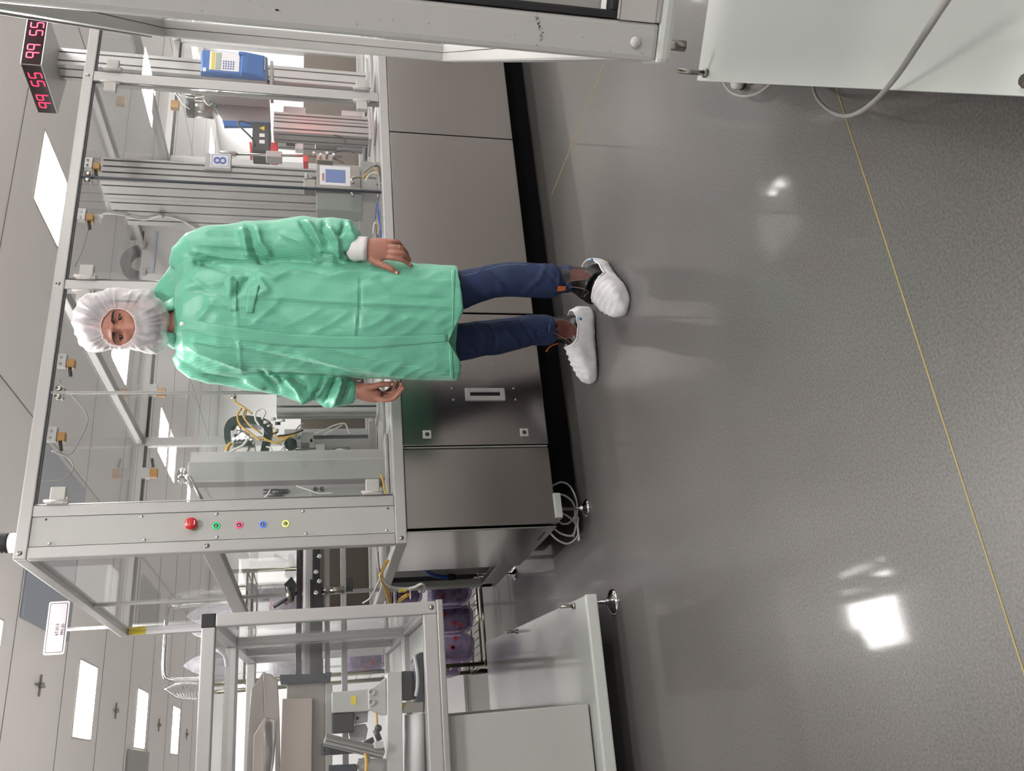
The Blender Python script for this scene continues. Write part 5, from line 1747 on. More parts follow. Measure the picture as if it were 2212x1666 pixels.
# long soft folds of the skirt and chest, the creases at sleeve and cuff (x, y as seen)
for f_ in (([(500, 640), (640, 650), (765, 658), (985, 668)], .008, .0035), ([(505, 646), (640, 657), (765, 666), (985, 676)], .014, -.004), ([(521, 742), (700, 775), (906, 815)], .016, .006), ([(530, 756), (690, 792), (800, 812)], .012, -.005),
           ([(628, 752), (780, 803)], .010, .004), ([(700, 752), (980, 800)], .014, .005), ([(410, 754), (470, 775), (526, 795)], .012, .006), ([(405, 740), (470, 755), (530, 760)], .010, -.004), ([(400, 625), (470, 615), (540, 600)], .012, .006),
           ([(410, 600), (450, 630), (520, 650)], .010, .004), ([(420, 560), (500, 585), (545, 592)], .010, -.009), ([(545, 592), (520, 625), (505, 645)], .009, -.008), ([(556, 592), (590, 606), (632, 588)], .009, .008), ([(555, 600), (580, 630), (555, 642)], .010, .007),
           ([(500, 596), (500, 640)], .010, .006), ([(610, 645), (585, 670), (545, 705)], .012, .0035), ([(700, 665), (660, 690), (600, 715)], .016, .0022), ([(764, 668), (720, 700), (670, 722)], .014, .0028), ([(850, 672), (800, 705), (740, 722)], .018, .002), ([(560, 650), (640, 700), (760, 715)], .022, -.003), ([(790, 600), (840, 640), (960, 640)], .026, .004), ([(430, 640), (520, 690), (620, 700)], .020, .0035),
           ([(772, 600), (771, 660), (765, 735)], .004, .003), ([(776, 600), (776, 660), (770, 735)], .006, -.003), ([(512, 640), (514, 710)], .004, .0025), ([(516, 700), (520, 800)], .004, .003), ([(800, 590), (900, 610), (985, 612)], .016, .004), ([(650, 585), (760, 610), (850, 600)], .016, -.005),
           ([(620, 590), (700, 600), (770, 588)], .012, .006), ([(800, 640), (985, 650)], .018, -.004), ([(960, 700), (860, 690)], .014, .003), ([(450, 660), (560, 668)], .014, .004), ([(430, 690), (470, 650)], .012, .004),
           # left sleeve (nearer the right in the room)
           ([(532, 484), (541, 500), (545, 535), (560, 560), (600, 568)], .010, -.008), ([(520, 484), (528, 520), (535, 560)], .012, .006), ([(552, 484), (560, 520), (585, 548)], .012, .006), ([(408, 540), (460, 548), (540, 560)], .010, .006), ([(418, 530), (470, 536), (545, 540)], .008, -.004),
           ([(648, 472), (662, 500), (688, 540)], .008, -.008), ([(660, 470), (680, 500), (700, 535)], .008, .007), ([(700, 472), (695, 500), (712, 530)], .008, -.008), ([(712, 490), (728, 520), (735, 560)], .009, .008), ([(745, 474), (738, 500), (728, 515)], .007, -.008), ([(748, 480), (756, 505), (766, 520)], .008, .008),
           ([(690, 548), (712, 552), (740, 566)], .008, -.007), ([(675, 556), (700, 566), (725, 568)], .008, .006), ([(735, 545), (752, 550), (766, 548)], .006, -.006), ([(742, 556), (766, 556)], .006, .005), ([(600, 500), (650, 520), (680, 560)], .012, .004), ([(440, 500), (520, 505)], .012, -.004),
           # right sleeve
           ([(560, 800), (580, 820), (600, 848)], .008, -.008), ([(572, 800), (590, 815), (604, 826)], .008, .008), ([(610, 816), (640, 840), (662, 870)], .008, .010), ([(626, 812), (652, 830), (668, 846)], .008, -.009), ([(672, 868), (690, 840), (700, 812)], .008, -.009), ([(682, 860), (700, 838), (716, 812)], .007, .010),
           ([(700, 872), (714, 845), (726, 815)], .007, -.009), ([(716, 880), (728, 850), (738, 818)], .007, .010), ([(740, 872), (750, 850), (757, 822)], .007, -.008), ([(440, 800), (520, 805), (600, 812)], .010, .006), ([(430, 808), (480, 818), (540, 826)], .010, -.005), ([(520, 822), (570, 838)], .010, .006), ([(640, 862), (676, 858)], .008, .005)):
    fold(*f_)


def seg_d(p, a, b_):
    ax, az = a
    bx, bz = b_
    dx, dz = bx - ax, bz - az
    L2 = dx * dx + dz * dz
    t = max(0, min(1, ((p[0] - ax) * dx + (p[1] - az) * dz) / L2))
    qx, qz = ax + dx * t - p[0], az + dz * t - p[1]
    return math.sqrt(qx * qx + qz * qz), t


zhem = rf(pt(984, 700, .1)).z
notch = rf(pt(966, 738, .15))
me.update()
nrm = [v.normal.copy() for v in me.vertices]
for v, nn in zip(me.vertices, nrm):
    q = rf(v.co)
    face_ = max(0.0, -nn.dot(FW))
    d_ = 0
    if face_ > .05:
        for pl, w_, a_ in FOLDS:
            # quick reject
            best = 9
            tt = .5
            for i in range(len(pl) - 1):
                if min(pl[i][0], pl[i + 1][0]) - 3 * w_ > q.x or max(pl[i][0], pl[i + 1][0]) + 3 * w_ < q.x or min(pl[i][1], pl[i + 1][1]) - 3 * w_ > q.z or max(pl[i][1], pl[i + 1][1]) + 3 * w_ < q.z:
                    continue
                dd, t = seg_d((q.x, q.z), pl[i], pl[i + 1])
                if dd < best:
                    best = dd
                    tt = (i + t) / (len(pl) - 1)
            if best < 3 * w_:
                taper = min(1, min(tt, 1 - tt) * 5 + .25)
                d_ += a_ * (2.8 if q.x > .44 or q.x < .035 else 2.1) * (.55 * math.exp(-(best / w_) ** 2) + .45 * math.exp(-2.2 * best / w_)) * taper * min(1, face_ * 2.5)
    s_ = v.co
    d_ += .0040 * noise.noise(Vector((s_.x * 9, s_.y * 9, s_.z * 4))) + .0022 * (1 - abs(noise.noise(Vector((q.x * 22 + q.z * 7, q.y * 10, q.z * 9)))) * 3)
    # gentle flare folds toward the hem
    if abs(q.x - .27) < .26 and q.z < 1.1:
        d_ += .0045 * (1.1 - q.z) / .5 * math.sin((q.x + .05 * q.z) * 27)
    v.co = v.co + nn * d_
    # the two front edges part slightly above the hem
    if q.z < zhem + .05 and q.y > .05:
        v.co.z += .034 * max(0, 1 - abs(q.x - notch.x) / (.10 if q.x > notch.x else .07)) * max(0, 1 - (q.z - zhem) / .05)
me.update()
bvh = BVHTree.FromPolygons([v.co.copy() for v in me.vertices], [tuple(p.vertices) for p in me.polygons])


def cloth_mat():
    m, nt, b, out = new_mat('green_grid_cloth')
    N, L = nt.nodes, nt.links
    tc = N.new('ShaderNodeTexCoord')
    mp = N.new('ShaderNodeMapping')
    mp.inputs['Rotation'].default_value = (0, 0, math.pi / 2 - PH)
    L.new(tc.outputs['Object'], mp.inputs[0])
    sp = N.new('ShaderNodeSeparateXYZ')
    L.new(mp.outputs[0], sp.inputs[0])
    ad = N.new('ShaderNodeMath')
    ad.operation = 'MULTIPLY_ADD'
    ad.inputs[1].default_value = .35
    L.new(sp.outputs[1], ad.inputs[0])
    L.new(sp.outputs[0], ad.inputs[2])

    def lines(sock, per):
        s1 = N.new('ShaderNodeMath')
        s1.operation = 'MULTIPLY'
        s1.inputs[1].default_value = 1 / per
        L.new(sock, s1.inputs[0])
        fr_ = N.new('ShaderNodeMath')
        fr_.operation = 'FRACT'
        L.new(s1.outputs[0], fr_.inputs[0])
        lt = N.new('ShaderNodeMath')
        lt.operation = 'LESS_THAN'
        lt.inputs[1].default_value = .28
        L.new(fr_.outputs[0], lt.inputs[0])
        return lt
    a_, c_ = lines(ad.outputs[0], .0060), lines(sp.outputs[2], .0060)
    mxx = N.new('ShaderNodeMath')
    mxx.operation = 'MAXIMUM'
    L.new(a_.outputs[0], mxx.inputs[0])
    L.new(c_.outputs[0], mxx.inputs[1])
    cm = N.new('ShaderNodeMix')
    cm.data_type = 'RGBA'
    cm.inputs[6].default_value = srgb('68b094')
    cm.inputs[7].default_value = srgb('589c82')
    L.new(mxx.outputs[0], cm.inputs[0])
    L.new(cm.outputs[2], b.inputs['Base Color'])
    b.inputs['Roughness'].default_value = .40
    b.inputs['Sheen Weight'].default_value = .25
    b.inputs['Sheen Roughness'].default_value = .4
    b.inputs['Specular IOR Level'].default_value = .42
    nz = N.new('ShaderNodeTexNoise')
    nz.inputs['Scale'].default_value = 38
    nz.inputs['Detail'].default_value = 3
    L.new(tc.outputs['Object'], nz.inputs[0])
    bp = N.new('ShaderNodeBump')
    bp.inputs['Strength'].default_value = .35
    bp.inputs['Distance'].default_value = .004
    L.new(nz.outputs['Fac'], bp.inputs['Height'])
    L.new(bp.outputs[0], b.inputs['Normal'])
    return m


M['gown'] = cloth_mat()
gown = finish(me, 'gown', M['gown'], man)


def drape(x, y, lift=.002):
    o_ = pt(x, y, .6)
    d = ray(x, y).normalized()
    h = bvh.ray_cast(o_, d)
    if h[0] is None:
        h = bvh.find_nearest(pt(x, y, .1))
    return h[0] - d * lift, h[1]


def patch(name, quad_rows, m, parent, th=.0025, nu=10, sub=6, lift=.0015):
    """thin cloth piece laid on the gown: quad_rows = [(left point, right point), ...] as seen"""
    rows = []
    for i in range(len(quad_rows) - 1):
        for k in range(sub + (1 if i == len(quad_rows) - 2 else 0)):
            t = k / sub
            (a0, a1), (b0, b1) = quad_rows[i], quad_rows[i + 1]
            l = (a0[0] * (1 - t) + b0[0] * t, a0[1] * (1 - t) + b0[1] * t)
            r = (a1[0] * (1 - t) + b1[0] * t, a1[1] * (1 - t) + b1[1] * t)
            rows.append([drape(l[0] * (1 - j / nu) + r[0] * j / nu, l[1] * (1 - j / nu) + r[1] * j / nu, lift)[0] for j in range(nu + 1)])
    vs, fs = [], []
    for rr_ in rows:
        vs += rr_
    n1 = len(vs)
    vs += [v_ - FW * th for v_ in vs]
    w_ = nu + 1
    R_ = len(rows)
    for i in range(R_ - 1):
        for j in range(nu):
            a_ = i * w_ + j
            fs.append((a_, a_ + 1, a_ + w_ + 1, a_ + w_))
            fs.append((n1 + a_, n1 + a_ + w_, n1 + a_ + w_ + 1, n1 + a_ + 1))
    for i in range(R_ - 1):
        for e_ in (0, nu):
            a_ = i * w_ + e_
            fs.append((a_, a_ + w_, n1 + a_ + w_, n1 + a_))
    for j in range(nu):
        for base in (0, (R_ - 1) * w_):
            a_ = base + j
            fs.append((a_, a_ + 1, n1 + a_ + 1, n1 + a_))
    return MB().add(vs, fs, True).build(name, m, parent)


patch('placket', [((388, 684), (388, 712)), ((450, 697), (450, 723)), ((511, 706), (511, 734)), ((610, 720), (610, 747)), ((714, 726), (714, 752)), ((800, 727), (800, 752)), ((900, 725), (900, 744)), ((966, 723), (966, 738))], M['gown'], gown, .0022, 4, 8)
patch('pocket_flap', [((482, 606), (496, 672)), ((531, 603), (513, 640))][:1] + [((497, 606), (500, 672)), ((512, 608), (511, 672))], M['gown'], gown, .0035, 10, 4)
patch('pocket_flap', [((535, 620), (531, 676)), ((560, 616), (546, 676))], M['gown'], gown, .0035, 10, 5)
patch('hem_band', [((975, 577), (977, 728)), ((984, 577), (978, 728))], M['gown'], gown, .0008, 18, 3, .0008)
patch('hem_band', [((970, 752), (972, 817)), ((977, 752), (981, 817))], M['gown'], gown, .0008, 10, 3, .0008)
P_, n_ = drape(393, 700, .004)
MB().lathe(P_, [(.0001, 0), (.0075, 0), (.0075, .002), (.004, .0035), (.0001, .0035)], 18, -FW).build('snap_button', M['label'], gown)
# collar band standing open at the throat
neck_c = rf(pt(372, 698, 0))
rows = []
for k in range(31):
    q = math.radians(118 + (62 - 118 + 360) * k / 30)   # from one side of the opening round the back to the other
    ca, sa = math.cos(q), math.sin(q)
    up_ = .012 + .030 * max(0, -sa) + .010 * math.sin(k * 1.9) * .3
    hi = wf(neck_c.x + ca * .066, neck_c.y + sa * .066, neck_c.z + .012 + up_)
    lo = wf(neck_c.x + ca * .090, neck_c.y + sa * .090, neck_c.z - .030)
    o1 = RT * ca * .004 - FW * sa * .004
    rows.append([lo, (lo + hi) / 2 + o1 * 2.5, hi + o1, hi + Vector((0, 0, .002)), hi - o1, (lo + hi) / 2 - o1])
MB().loft(rows).build('collar', M['gown'], gown)
# white knitted inner cuffs
M['cuff'] = mat('white_knit', 'd6d3d0', .8, bump=.3, bscale=300)
MB().loft(limb([(755, 540, 22, .075), (764, 538, 27, .083), (775, 537, 26, .090), (786, 537, 25, .096), (793, 538, 26.5, .099), (794, 538, 24, .099), (770, 538, 20, .09)])).build('inner_cuff', M['cuff'], gown)
MB().loft(limb([(752, 850, 16, -.03), (760, 846, 19, -.03), (767, 844, 18, -.03), (767, 844, 16, -.03), (755, 848, 13, -.03)])).build('inner_cuff', M['cuff'], gown)

# ---------------------------------------------------------------- jeans
M['jeans'] = mat('dark_blue_denim', '0a2148', .78, noise_amt=.45, nscale=22, bump=.35, bscale=420)
LEG_L = [(900, 628, 42, 0), (960, 630, 42, .01), (992, 628, 41, .015), (1030, 617, 38, .02), (1064, 608, 36, .03), (1100, 604, 37.5, .04), (1128, 604, 38, .045), (1165, 606, 38, .055), (1193, 607, 38, .065), (1206, 606, 31, .068), (1216, 604, 29, .07), (1224, 603, 31, .072), (1236, 602, 27, .074), (1240, 602, 20, .074)]
LEG_R = [(900, 742, 42, 0), (955, 742, 42, -.03), (983, 741, 41, -.045), (1030, 733, 39, -.07), (1077, 728, 38, -.09), (1110, 721, 36, -.11), (1143, 714, 34, -.125), (1168, 713, 34, -.135), (1184, 714, 34, -.14), (1198, 716, 29, -.145), (1200, 716, 22, -.145)]
mb = MB()
mb.loft(limb(LEG_L, 28, .95))
mb.loft(limb(LEG_R, 28, .95))
mb.loft([ring_h(x, yr, yl, .11, .12) for x, yr, yl in ((780, 600, 790), (860, 592, 786), (905, 590, 784), (925, 592, 782))])
mj = remesh(mb, .006, 3)
JF = []
for pts, w_, a_ in (([(1040, 572), (1060, 600), (1100, 640)], .008, -.005), ([(1010, 586), (1050, 574), (1100, 568)], .006, .004), ([(1030, 590), (1068, 615), (1075, 640)], .009, .006), ([(1120, 640), (1150, 610), (1165, 575)], .009, .005), ([(1130, 566), (1160, 590), (1190, 630)], .008, -.005),
                    ([(1180, 575), (1190, 600), (1185, 640)], .007, .006), ([(1200, 570), (1207, 605), (1200, 640)], .005, -.007), ([(1214, 575), (1220, 605), (1214, 632)], .006, .007), ([(1228, 578), (1230, 600), (1226, 630)], .005, -.006),
                    ([(1030, 700), (1050, 730), (1040, 765)], .008, .005), ([(1060, 692), (1075, 730), (1068, 764)], .008, -.006), ([(1085, 690), (1105, 720), (1130, 745)], .009, .005), ([(1130, 684), (1150, 715), (1170, 746)], .008, -.005), ([(1150, 684), (1165, 700), (1190, 710)], .007, .006),
                    ([(1170, 720), (1185, 735), (1195, 745)], .006, -.006), ([(1010, 745), (1040, 775), (1060, 765)], .007, .005)):
    q = [rf(pt(x, y, 0)) for x, y in pts]
    JF.append(([(p.x, p.z) for p in q], w_, a_))
mj.update()
nrm = [v.normal.copy() for v in mj.vertices]
for v, nn in zip(mj.vertices, nrm):
    q = rf(v.co)
    face_ = max(0.0, -nn.dot(FW))
    d_ = .003 * noise.noise(v.co * 16) + .0012 * noise.noise(v.co * 45)
    for pl, w_, a_ in JF:
        best = 9
        for i in range(len(pl) - 1):
            dd, t = seg_d((q.x, q.z), pl[i], pl[i + 1])
            best = min(best, dd)
        if best < 3 * w_:
            d_ += a_ * math.exp(-(best / w_) ** 2) * face_
    v.co = v.co + nn * d_
jeans = finish(mj, 'jeans', M['jeans'], man)
M['stitch'] = mat('pale_denim_stitching', '6f86ad', .7)
bvj = BVHTree.FromPolygons([v.co.copy() + ORG[man.name] for v in mj.vertices], [tuple(p.vertices) for p in mj.polygons])


def on_jeans(x, y, lift=.0012):
    d = ray(x, y).normalized()
    h = bvj.ray_cast(pt(x, y, .5), d)
    return (h[0] if h[0] is not None else pt(x, y, .02)) - d * lift


for pts in ([(996, 596), (1020, 592), (1050, 584), (1085, 574), (1110, 571), (1140, 573)], [(1000, 702), (1040, 698), (1080, 694), (1120, 690), (1150, 688)], [(1190, 690), (1186, 712), (1182, 740)], [(1222, 580), (1226, 600), (1224, 626)]):
    MB().tube([on_jeans(x, y) for x, y in pts], .0009, 5, 8).build('stitching', M['stitch'], jeans)

# ---------------------------------------------------------------- boots and shoe covers
M['leather'] = mat('black_leather', '0d0d10', .34, noise_amt=.3, nscale=30, bump=.15, bscale=120)
M['brown'] = mat('brown_elastic', '4a1d16', .75, bump=.3, bscale=500)
M['tan'] = mat('tan_piping', '8a6a55', .6)
M['orange'] = mat('orange_brown_tab', 'a4501a', .6)
M['cover'] = film('white_shoe_cover_film', (1, 1, 1), .35, 1.4, haze=.66, haze_col=(.78, .77, .79), bscale=8, through=.25)


def foot_sections(Hp, Tp, prof, n=28):
    d = (Tp - Hp)
    Lf = d.length
    d.normalize()
    s_ = d.cross(Vector((0, 0, 1)))
    rings = []
    for t, hw, h, z0, off in prof:
        c = Hp + d * (t * Lf) + s_ * off
        ring = []
        for k in range(n):
            q = 2 * math.pi * k / n
            a_, b_ = math.cos(q), math.sin(q)
            x = math.copysign(abs(a_) ** .75, a_) * hw
            z = z0 + h * .5 + math.copysign(abs(b_) ** (.8 if b_ > 0 else .45), b_) * h * .5
            ring.append(c + s_ * x + Vector((0, 0, z)))
        rings.append(ring)
    return rings, d, s_, Lf


def make_foot(which, Hp, Tp, ankle_rows, side):
    sh, d, s_, Lf = foot_sections(Hp, Tp, [(.02, .012, .03, .02, 0), (.05, .026, .06, .01, 0), (.12, .034, .085, .004, 0), (.25, .036, .10, .004, 0), (.38, .038, .100, .004, 0), (.52, .043, .085, .004, 0), (.68, .049, .068, .004, 0), (.82, .047, .055, .005, 0), (.93, .036, .042, .008, 0), (.985, .016, .022, .016, 0)])
    mb_ = MB()
    mb_.loft(sh)
    C_ = [pt(r[0], r[1], r[3]) for r in ankle_rows]
    mb_.loft(limb(ankle_rows, 24, 1.15))
    mm_ = remesh(mb_, .005, 3)
    boot = finish(mm_, 'boot', M['leather'], man)
    # cover
    n = 40
    cv, d, s_, Lf = foot_sections(Hp, Tp, [(-.055, .010, .016, .045, 0), (-.045, .026, .050, .02, 0), (-.01, .038, .080, .008, 0), (.06, .045, .098, .001, 0), (.16, .048, .102, 0, 0), (.28, .049, .110, 0, 0), (.40, .051, .118, 0, 0), (.52, .054, .112, 0, 0), (.64, .058, .098, 0, 0), (.75, .060, .086, 0, 0), (.85, .058, .074, 0, 0), (.94, .050, .062, 0, 0), (1.0, .036, .048, .001, 0), (1.03, .018, .026, .009, 0), (1.045, .002, .004, .020, 0)], n)
    # resample along the foot for ruffles
    R_ = []
    for i in range(len(cv) - 1):
        for k in range(5):
            t = k / 5
            R_.append([cv[i][j] * (1 - t) + cv[i + 1][j] * t for j in range(n)])
    R_.append(cv[-1])
    m_ = len(R_)
    vs = []
    keep = {}
    for i, ring in enumerate(R_):
        c = sum(ring, Vector()) / n
        for j, p in enumerate(ring):
            q = 2 * math.pi * j / n
            o_ = (p - c)
            tl = (p - Hp).dot(d) / Lf
            # gathers run from the elastic opening outwards
            upf = max(0, math.sin(q))
            mid = math.exp(-((tl - .72) / .3) ** 2) + .6 * math.exp(-((tl + .02) / .12) ** 2)
            rip = .0085 * (1 - abs(math.sin(tl * 40 + 1.6 * math.sin(q * 2)))) ** 1.5 * (upf ** .4) * mid + .0026 * noise.noise(p * 38) + .0022 * abs(noise.noise(Vector((tl * 46, q * 3.0, 2.2)))) * 2
            if p.z < .004:
                rip = 0
            vs.append(p + (o_.normalized() * rip if o_.length > 1e-6 else Vector()))
    fs = []
    vidx = lambda i, j: i * n + (j % n)
    for i in range(m_ - 1):
        for j in range(n):
            q = 2 * math.pi * (j + .5) / n
            p = (vs[vidx(i, j)] + vs[vidx(i + 1, j)]) / 2
            tl = (p - Hp).dot(d) / Lf
            # opening over instep and ankle
            if which == 'left':
                cut = [(-.02, .12), (.0, .088), (.12, .066), (.30, .056), (.48, .062), (.58, .080), (.66, .112), (.67, 1)]
            else:
                cut = [(-.03, .11), (.0, .092), (.12, .084), (.28, .080), (.42, .088), (.50, .100), (.56, .125), (.57, 1)]
            zc = 1.0
            for (t0, z0_), (t1, z1_) in zip(cut, cut[1:]):
                if t0 <= tl <= t1:
                    zc = z0_ + (z1_ - z0_) * (tl - t0) / (t1 - t0)
            if p.z > zc:
                continue
            fs.append((vidx(i, j), vidx(i, j + 1), vidx(i + 1, j + 1), vidx(i + 1, j)))
    fs.append(tuple(vidx(m_ - 1, j) for j in range(n)))
    fs.append(tuple(vidx(0, j) for j in reversed(range(n))))
    bmm = MB().add(vs, fs, True)
    co = bmm.build('shoe_cover', M['cover'], man, fixn=True)
    # elastic edge: boundary loop of the opening
    bm_ = bmesh.new()
    bm_.from_mesh(co.data)
    be = [e for e in bm_.edges if e.is_boundary]
    pos = {}
    for e in be:
        a_, b_ = e.verts
        pos.setdefault(a_.index, []).append(b_.index)
        pos.setdefault(b_.index, []).append(a_.index)
    loops, seen = [], set()
    for s0 in pos:
        if s0 in seen:
            continue
        lp, cur, prev = [s0], s0, None
        seen.add(s0)
        while True:
            nx = [q_ for q_ in pos[cur] if q_ != prev and q_ not in seen]
            if not nx:
                break
            prev, cur = cur, nx[0]
            seen.add(cur)
            lp.append(cur)
        loops.append(lp)
    bm_.verts.ensure_lookup_table()
    lp = max(loops, key=len) if loops else []
    if len(lp) > 8:
        P = [bm_.verts[i].co + ORG[man.name] for i in lp]
        for _ in range(4):
            P = [(P[i - 1] + P[i] * 2 + P[(i + 1) % len(P)]) / 4 for i in range(len(P))]
        MB().tube(P, .0030, 6, 2, closed=True).build('elastic_edge', M['label'], co)
    bm_.free()
    sd = co.modifiers.new('thick', 'SOLIDIFY')
    sd.thickness = .0012
    return boot, co, mm_


HL, TL = atZ(1308, 580, 0), atZ(1352, 652, 0)
dv = (TL - HL).normalized()
TL = HL + dv * .295
AL = [(1196, 604, 25, .066), (1215, 601, 25, .070), (1235, 602, 27, .076), (1255, 608, 32, .090), (1272, 615, 37, .110), (1288, 624, 38, .135)]
bootL, coverL, bml = make_foot('left', HL, TL, AL, 1)
HR, TR_ = atZ(1280, 672, 0), atZ(1286, 838, 0)
dv = (TR_ - HR).normalized()
TR_ = HR + dv * .275
AR = [(1180, 712, 27, -.14), (1200, 712, 28, -.145), (1220, 712, 31, -.15), (1240, 715, 36, -.16), (1255, 722, 38, -.165), (1268, 728, 36, -.165)]
bootR, coverR, bmr = make_foot('right', HR, TR_, AR, -1)


def on_mesh(mm_, x, y, lift=.001, f=.3):
    t_ = BVHTree.FromPolygons([v.co.copy() + ORG[man.name] for v in mm_.vertices], [tuple(p.vertices) for p in mm_.polygons])
    return t_


tL, tR = on_mesh(bml, 0, 0), on_mesh(bmr, 0, 0)


def on_t(t_, x, y, lift=.0012):
    d = ray(x, y).normalized()
    h = t_.ray_cast(pt(x, y, .6), d)
    if h[0] is None:
        g = t_.find_nearest(pt(x, y, .07))
        return g[0] - d * lift
    return h[0] - d * lift


def tpatch(t_, poly_c, poly, name, m, par, lift=.0015):
    """patch on a boot: fan of rings towards the centre"""
    n = len(poly)
    vs = []
    for s_ in (1, .8, .6, .4, .2):
        for (x, y) in poly:
            vs.append(on_t(t_, poly_c[0] + (x - poly_c[0]) * s_, poly_c[1] + (y - poly_c[1]) * s_, lift))
    vs.append(on_t(t_, poly_c[0], poly_c[1], lift))
    fs = []
    for r in range(4):
        for k in range(n):
            fs.append((r * n + k, r * n + (k + 1) % n, (r + 1) * n + (k + 1) % n, (r + 1) * n + k))
    for k in range(n):
        fs.append((4 * n + k, 4 * n + (k + 1) % n, 5 * n))
    return MB().add(vs, fs, True).build(name, m, par)


oval = [(1200, 692), (1212, 691), (1226, 694), (1238, 700), (1245, 709), (1247, 718), (1244, 726), (1235, 730), (1222, 731), (1208, 731), (1198, 731), (1196, 712)]
tpatch(tR, (1220, 711), oval, 'elastic_gusset', M['brown'], bootR)
MB().tube([on_t(tR, x, y, .002) for x, y in oval[:11]], .0010, 5, 4).build('piping', M['tan'], bootR)
MB().tube([on_t(tR, x, y, .002) for x, y in ((1190, 744), (1205, 742), (1215, 748), (1227, 757))], .0009, 5, 4).build('piping', M['tan'], bootR)
side_p = [(1234, 582), (1250, 581), (1262, 583), (1272, 590), (1277, 596), (1266, 603), (1250, 606), (1236, 606), (1230, 594)]
tpatch(tL, (1252, 594), side_p, 'elastic_gusset', M['brown'], bootL)
MB().tube([on_t(tL, x, y, .002) for x, y in ((1226, 622), (1225, 612), (1234, 607), (1262, 604), (1276, 597))], .0010, 5, 4).build('piping', M['tan'], bootL)
MB().tube([on_t(tL, x, y, .002) for x, y in ((1228, 620), (1245, 621), (1262, 625), (1271, 630), (1266, 636), (1261, 641))], .0012, 5, 4).build('piping', M['tan'], bootL)
MB().tube([on_t(tL, x, y, .002) for x, y in ((1224, 628), (1230, 634), (1245, 638), (1258, 641))], .0010, 5, 4).build('piping', M['tan'], bootL)
a_ = pt(1205, 623, .118)
MB().sheet([pt(1205, 618, .115), pt(1222, 619, .112), pt(1221, 628, .112), pt(1203, 630, .115)], .003, -FW).build('pull_tab', M['orange'], bootL)
MB().tube([pt(1206, 742, -.135), pt(1194, 746, -.128), pt(1185, 752, -.12), pt(1180, 760, -.115)], .0028, 6).build('pull_tab', M['orange'], bootR)
for co_, (x, y, f) in ((coverR, (1254, 688, -.06)), (coverL, (1259, 582, .09))):
    P = pt(x, y, f)
    t_ = BVHTree.FromPolygons([v.co.copy() + ORG[man.name] for v in co_.data.vertices], [tuple(p.vertices) for p in co_.data.polygons])
    P = t_.find_nearest(P)[0]
    MB().ball(P - FW * .002, .006, 10, 8, (1, .5, 1)).build('blue_knot', mat('blue_elastic', '2f7fc4', .5), co_)

# ---------------------------------------------------------------- head, hands: one continuous body
M['skin'] = mat('skin', 'a26f5f', .48, noise_amt=.10, nscale=26, bump=.12, bscale=260, spec=.35)
M['skin'].node_tree.nodes['Principled BSDF'].inputs['Subsurface Weight'].default_value = .12
M['skin'].node_tree.nodes['Principled BSDF'].inputs['Subsurface Radius'].default_value = (.9, .35, .2)
M['skin'].node_tree.nodes['Principled BSDF'].inputs['Subsurface Scale'].default_value = .004
HC = rf(pt(272, 702, .02))
YAW = math.radians(-10)
TILT = math.radians(4)


def hd(x, f, z):
    """head frame: x to the viewer's right, f out of the face, z up"""
    f2, z2 = f * math.cos(TILT) + z * math.sin(TILT) * .0, z
    xr = x * math.cos(YAW) + f2 * math.sin(YAW)
    fr_ = -x * math.sin(YAW) + f2 * math.cos(YAW)
    return wf(HC.x + xr, HC.y + fr_, HC.z + z2)


def g(x, s_):
    return math.exp(-(x / s_) ** 2)


def face_f(x, z):
    """how far the face stands out at (x, z)"""
    a = max(0.0, 1 - (x / .076) ** 2 - ((z + .0) / (.120 if z > 0 else .125)) ** 2)
    f = .098 * a ** .42
    if z < -.02:
        f -= (-.02 - z) * .10
    # brow, sockets, cheeks, nose
    f += .0075 * g(z - .020, .009) * g(x, .055)
    for s_ in (-1, 1):
        f -= .0165 * g(x - s_ * .031, .0155) * g(z - .001, .0115)
        f -= .007 * g(x - s_ * .017, .009) * g(z - .004, .011)
        f += .0040 * g(x - s_ * .040, .018) * g(z + .036, .016)
        f += .0035 * g(x - s_ * .031, .012) * g(z - .0085, .0040)      # upper lid fold
        f += .0022 * g(x - s_ * .031, .011) * g(z + .0105, .0035)      # lower lid
    t = min(1, max(0, (.012 - z) / .060))
    if z > -.062:
        wdt = .0075 + .007 * t
        f += (.004 + .019 * t ** 1.1) * g(x, wdt) * (1 if z > -.048 else math.exp(-((-.048 - z) / .006) ** 2))
    else:
        f += .0
    for s_ in (-1, 1):
        f += .007 * g(x - s_ * .013, .006) * g(z + .047, .007)
    f += .006 * g(x, .020) * g(z + .078, .008)
    f += .006 * g(x, .022) * g(z + .110, .014)
    return f


# head as a grid over the face closed by a round back
nz_, nx_ = 84, 60
rings = []
for i in range(nz_ + 1):
    z = -.124 + .243 * i / nz_
    hz = .120 if z > 0 else .125
    wz_ = .076 * math.sqrt(max(.0004, 1 - (z / hz) ** 2)) ** (.85 if z > 0 else .80)
    ring = []
    for k in range(nx_):
        q = 2 * math.pi * k / nx_
        x = math.cos(q) * wz_
        if math.sin(q) >= 0:
            xx = x
            f = face_f(xx * .985, z * .985)
        else:
            f = math.sin(q) * (.100 if z > -.04 else .100 - (-.04 - z) * .55) * math.sqrt(max(.0004, 1 - (z / hz) ** 2))
        ring.append(hd(x, f, z))
    rings.append(ring)
mb = MB()
mb.loft(rings)
for s_ in (-1, 1):    # ears
    mb.loft([[hd(s_ * (.070 + .012 * math.sin(t)) + .0, -.012 + .017 * math.cos(q) * math.sin(t + .3), -.004 + .030 * math.sin(q) * math.sin(t + .3)) for q in [2 * math.pi * k / 14 for k in range(14)]] for t in (.1, .7, 1.3, 2.0, 2.7)])
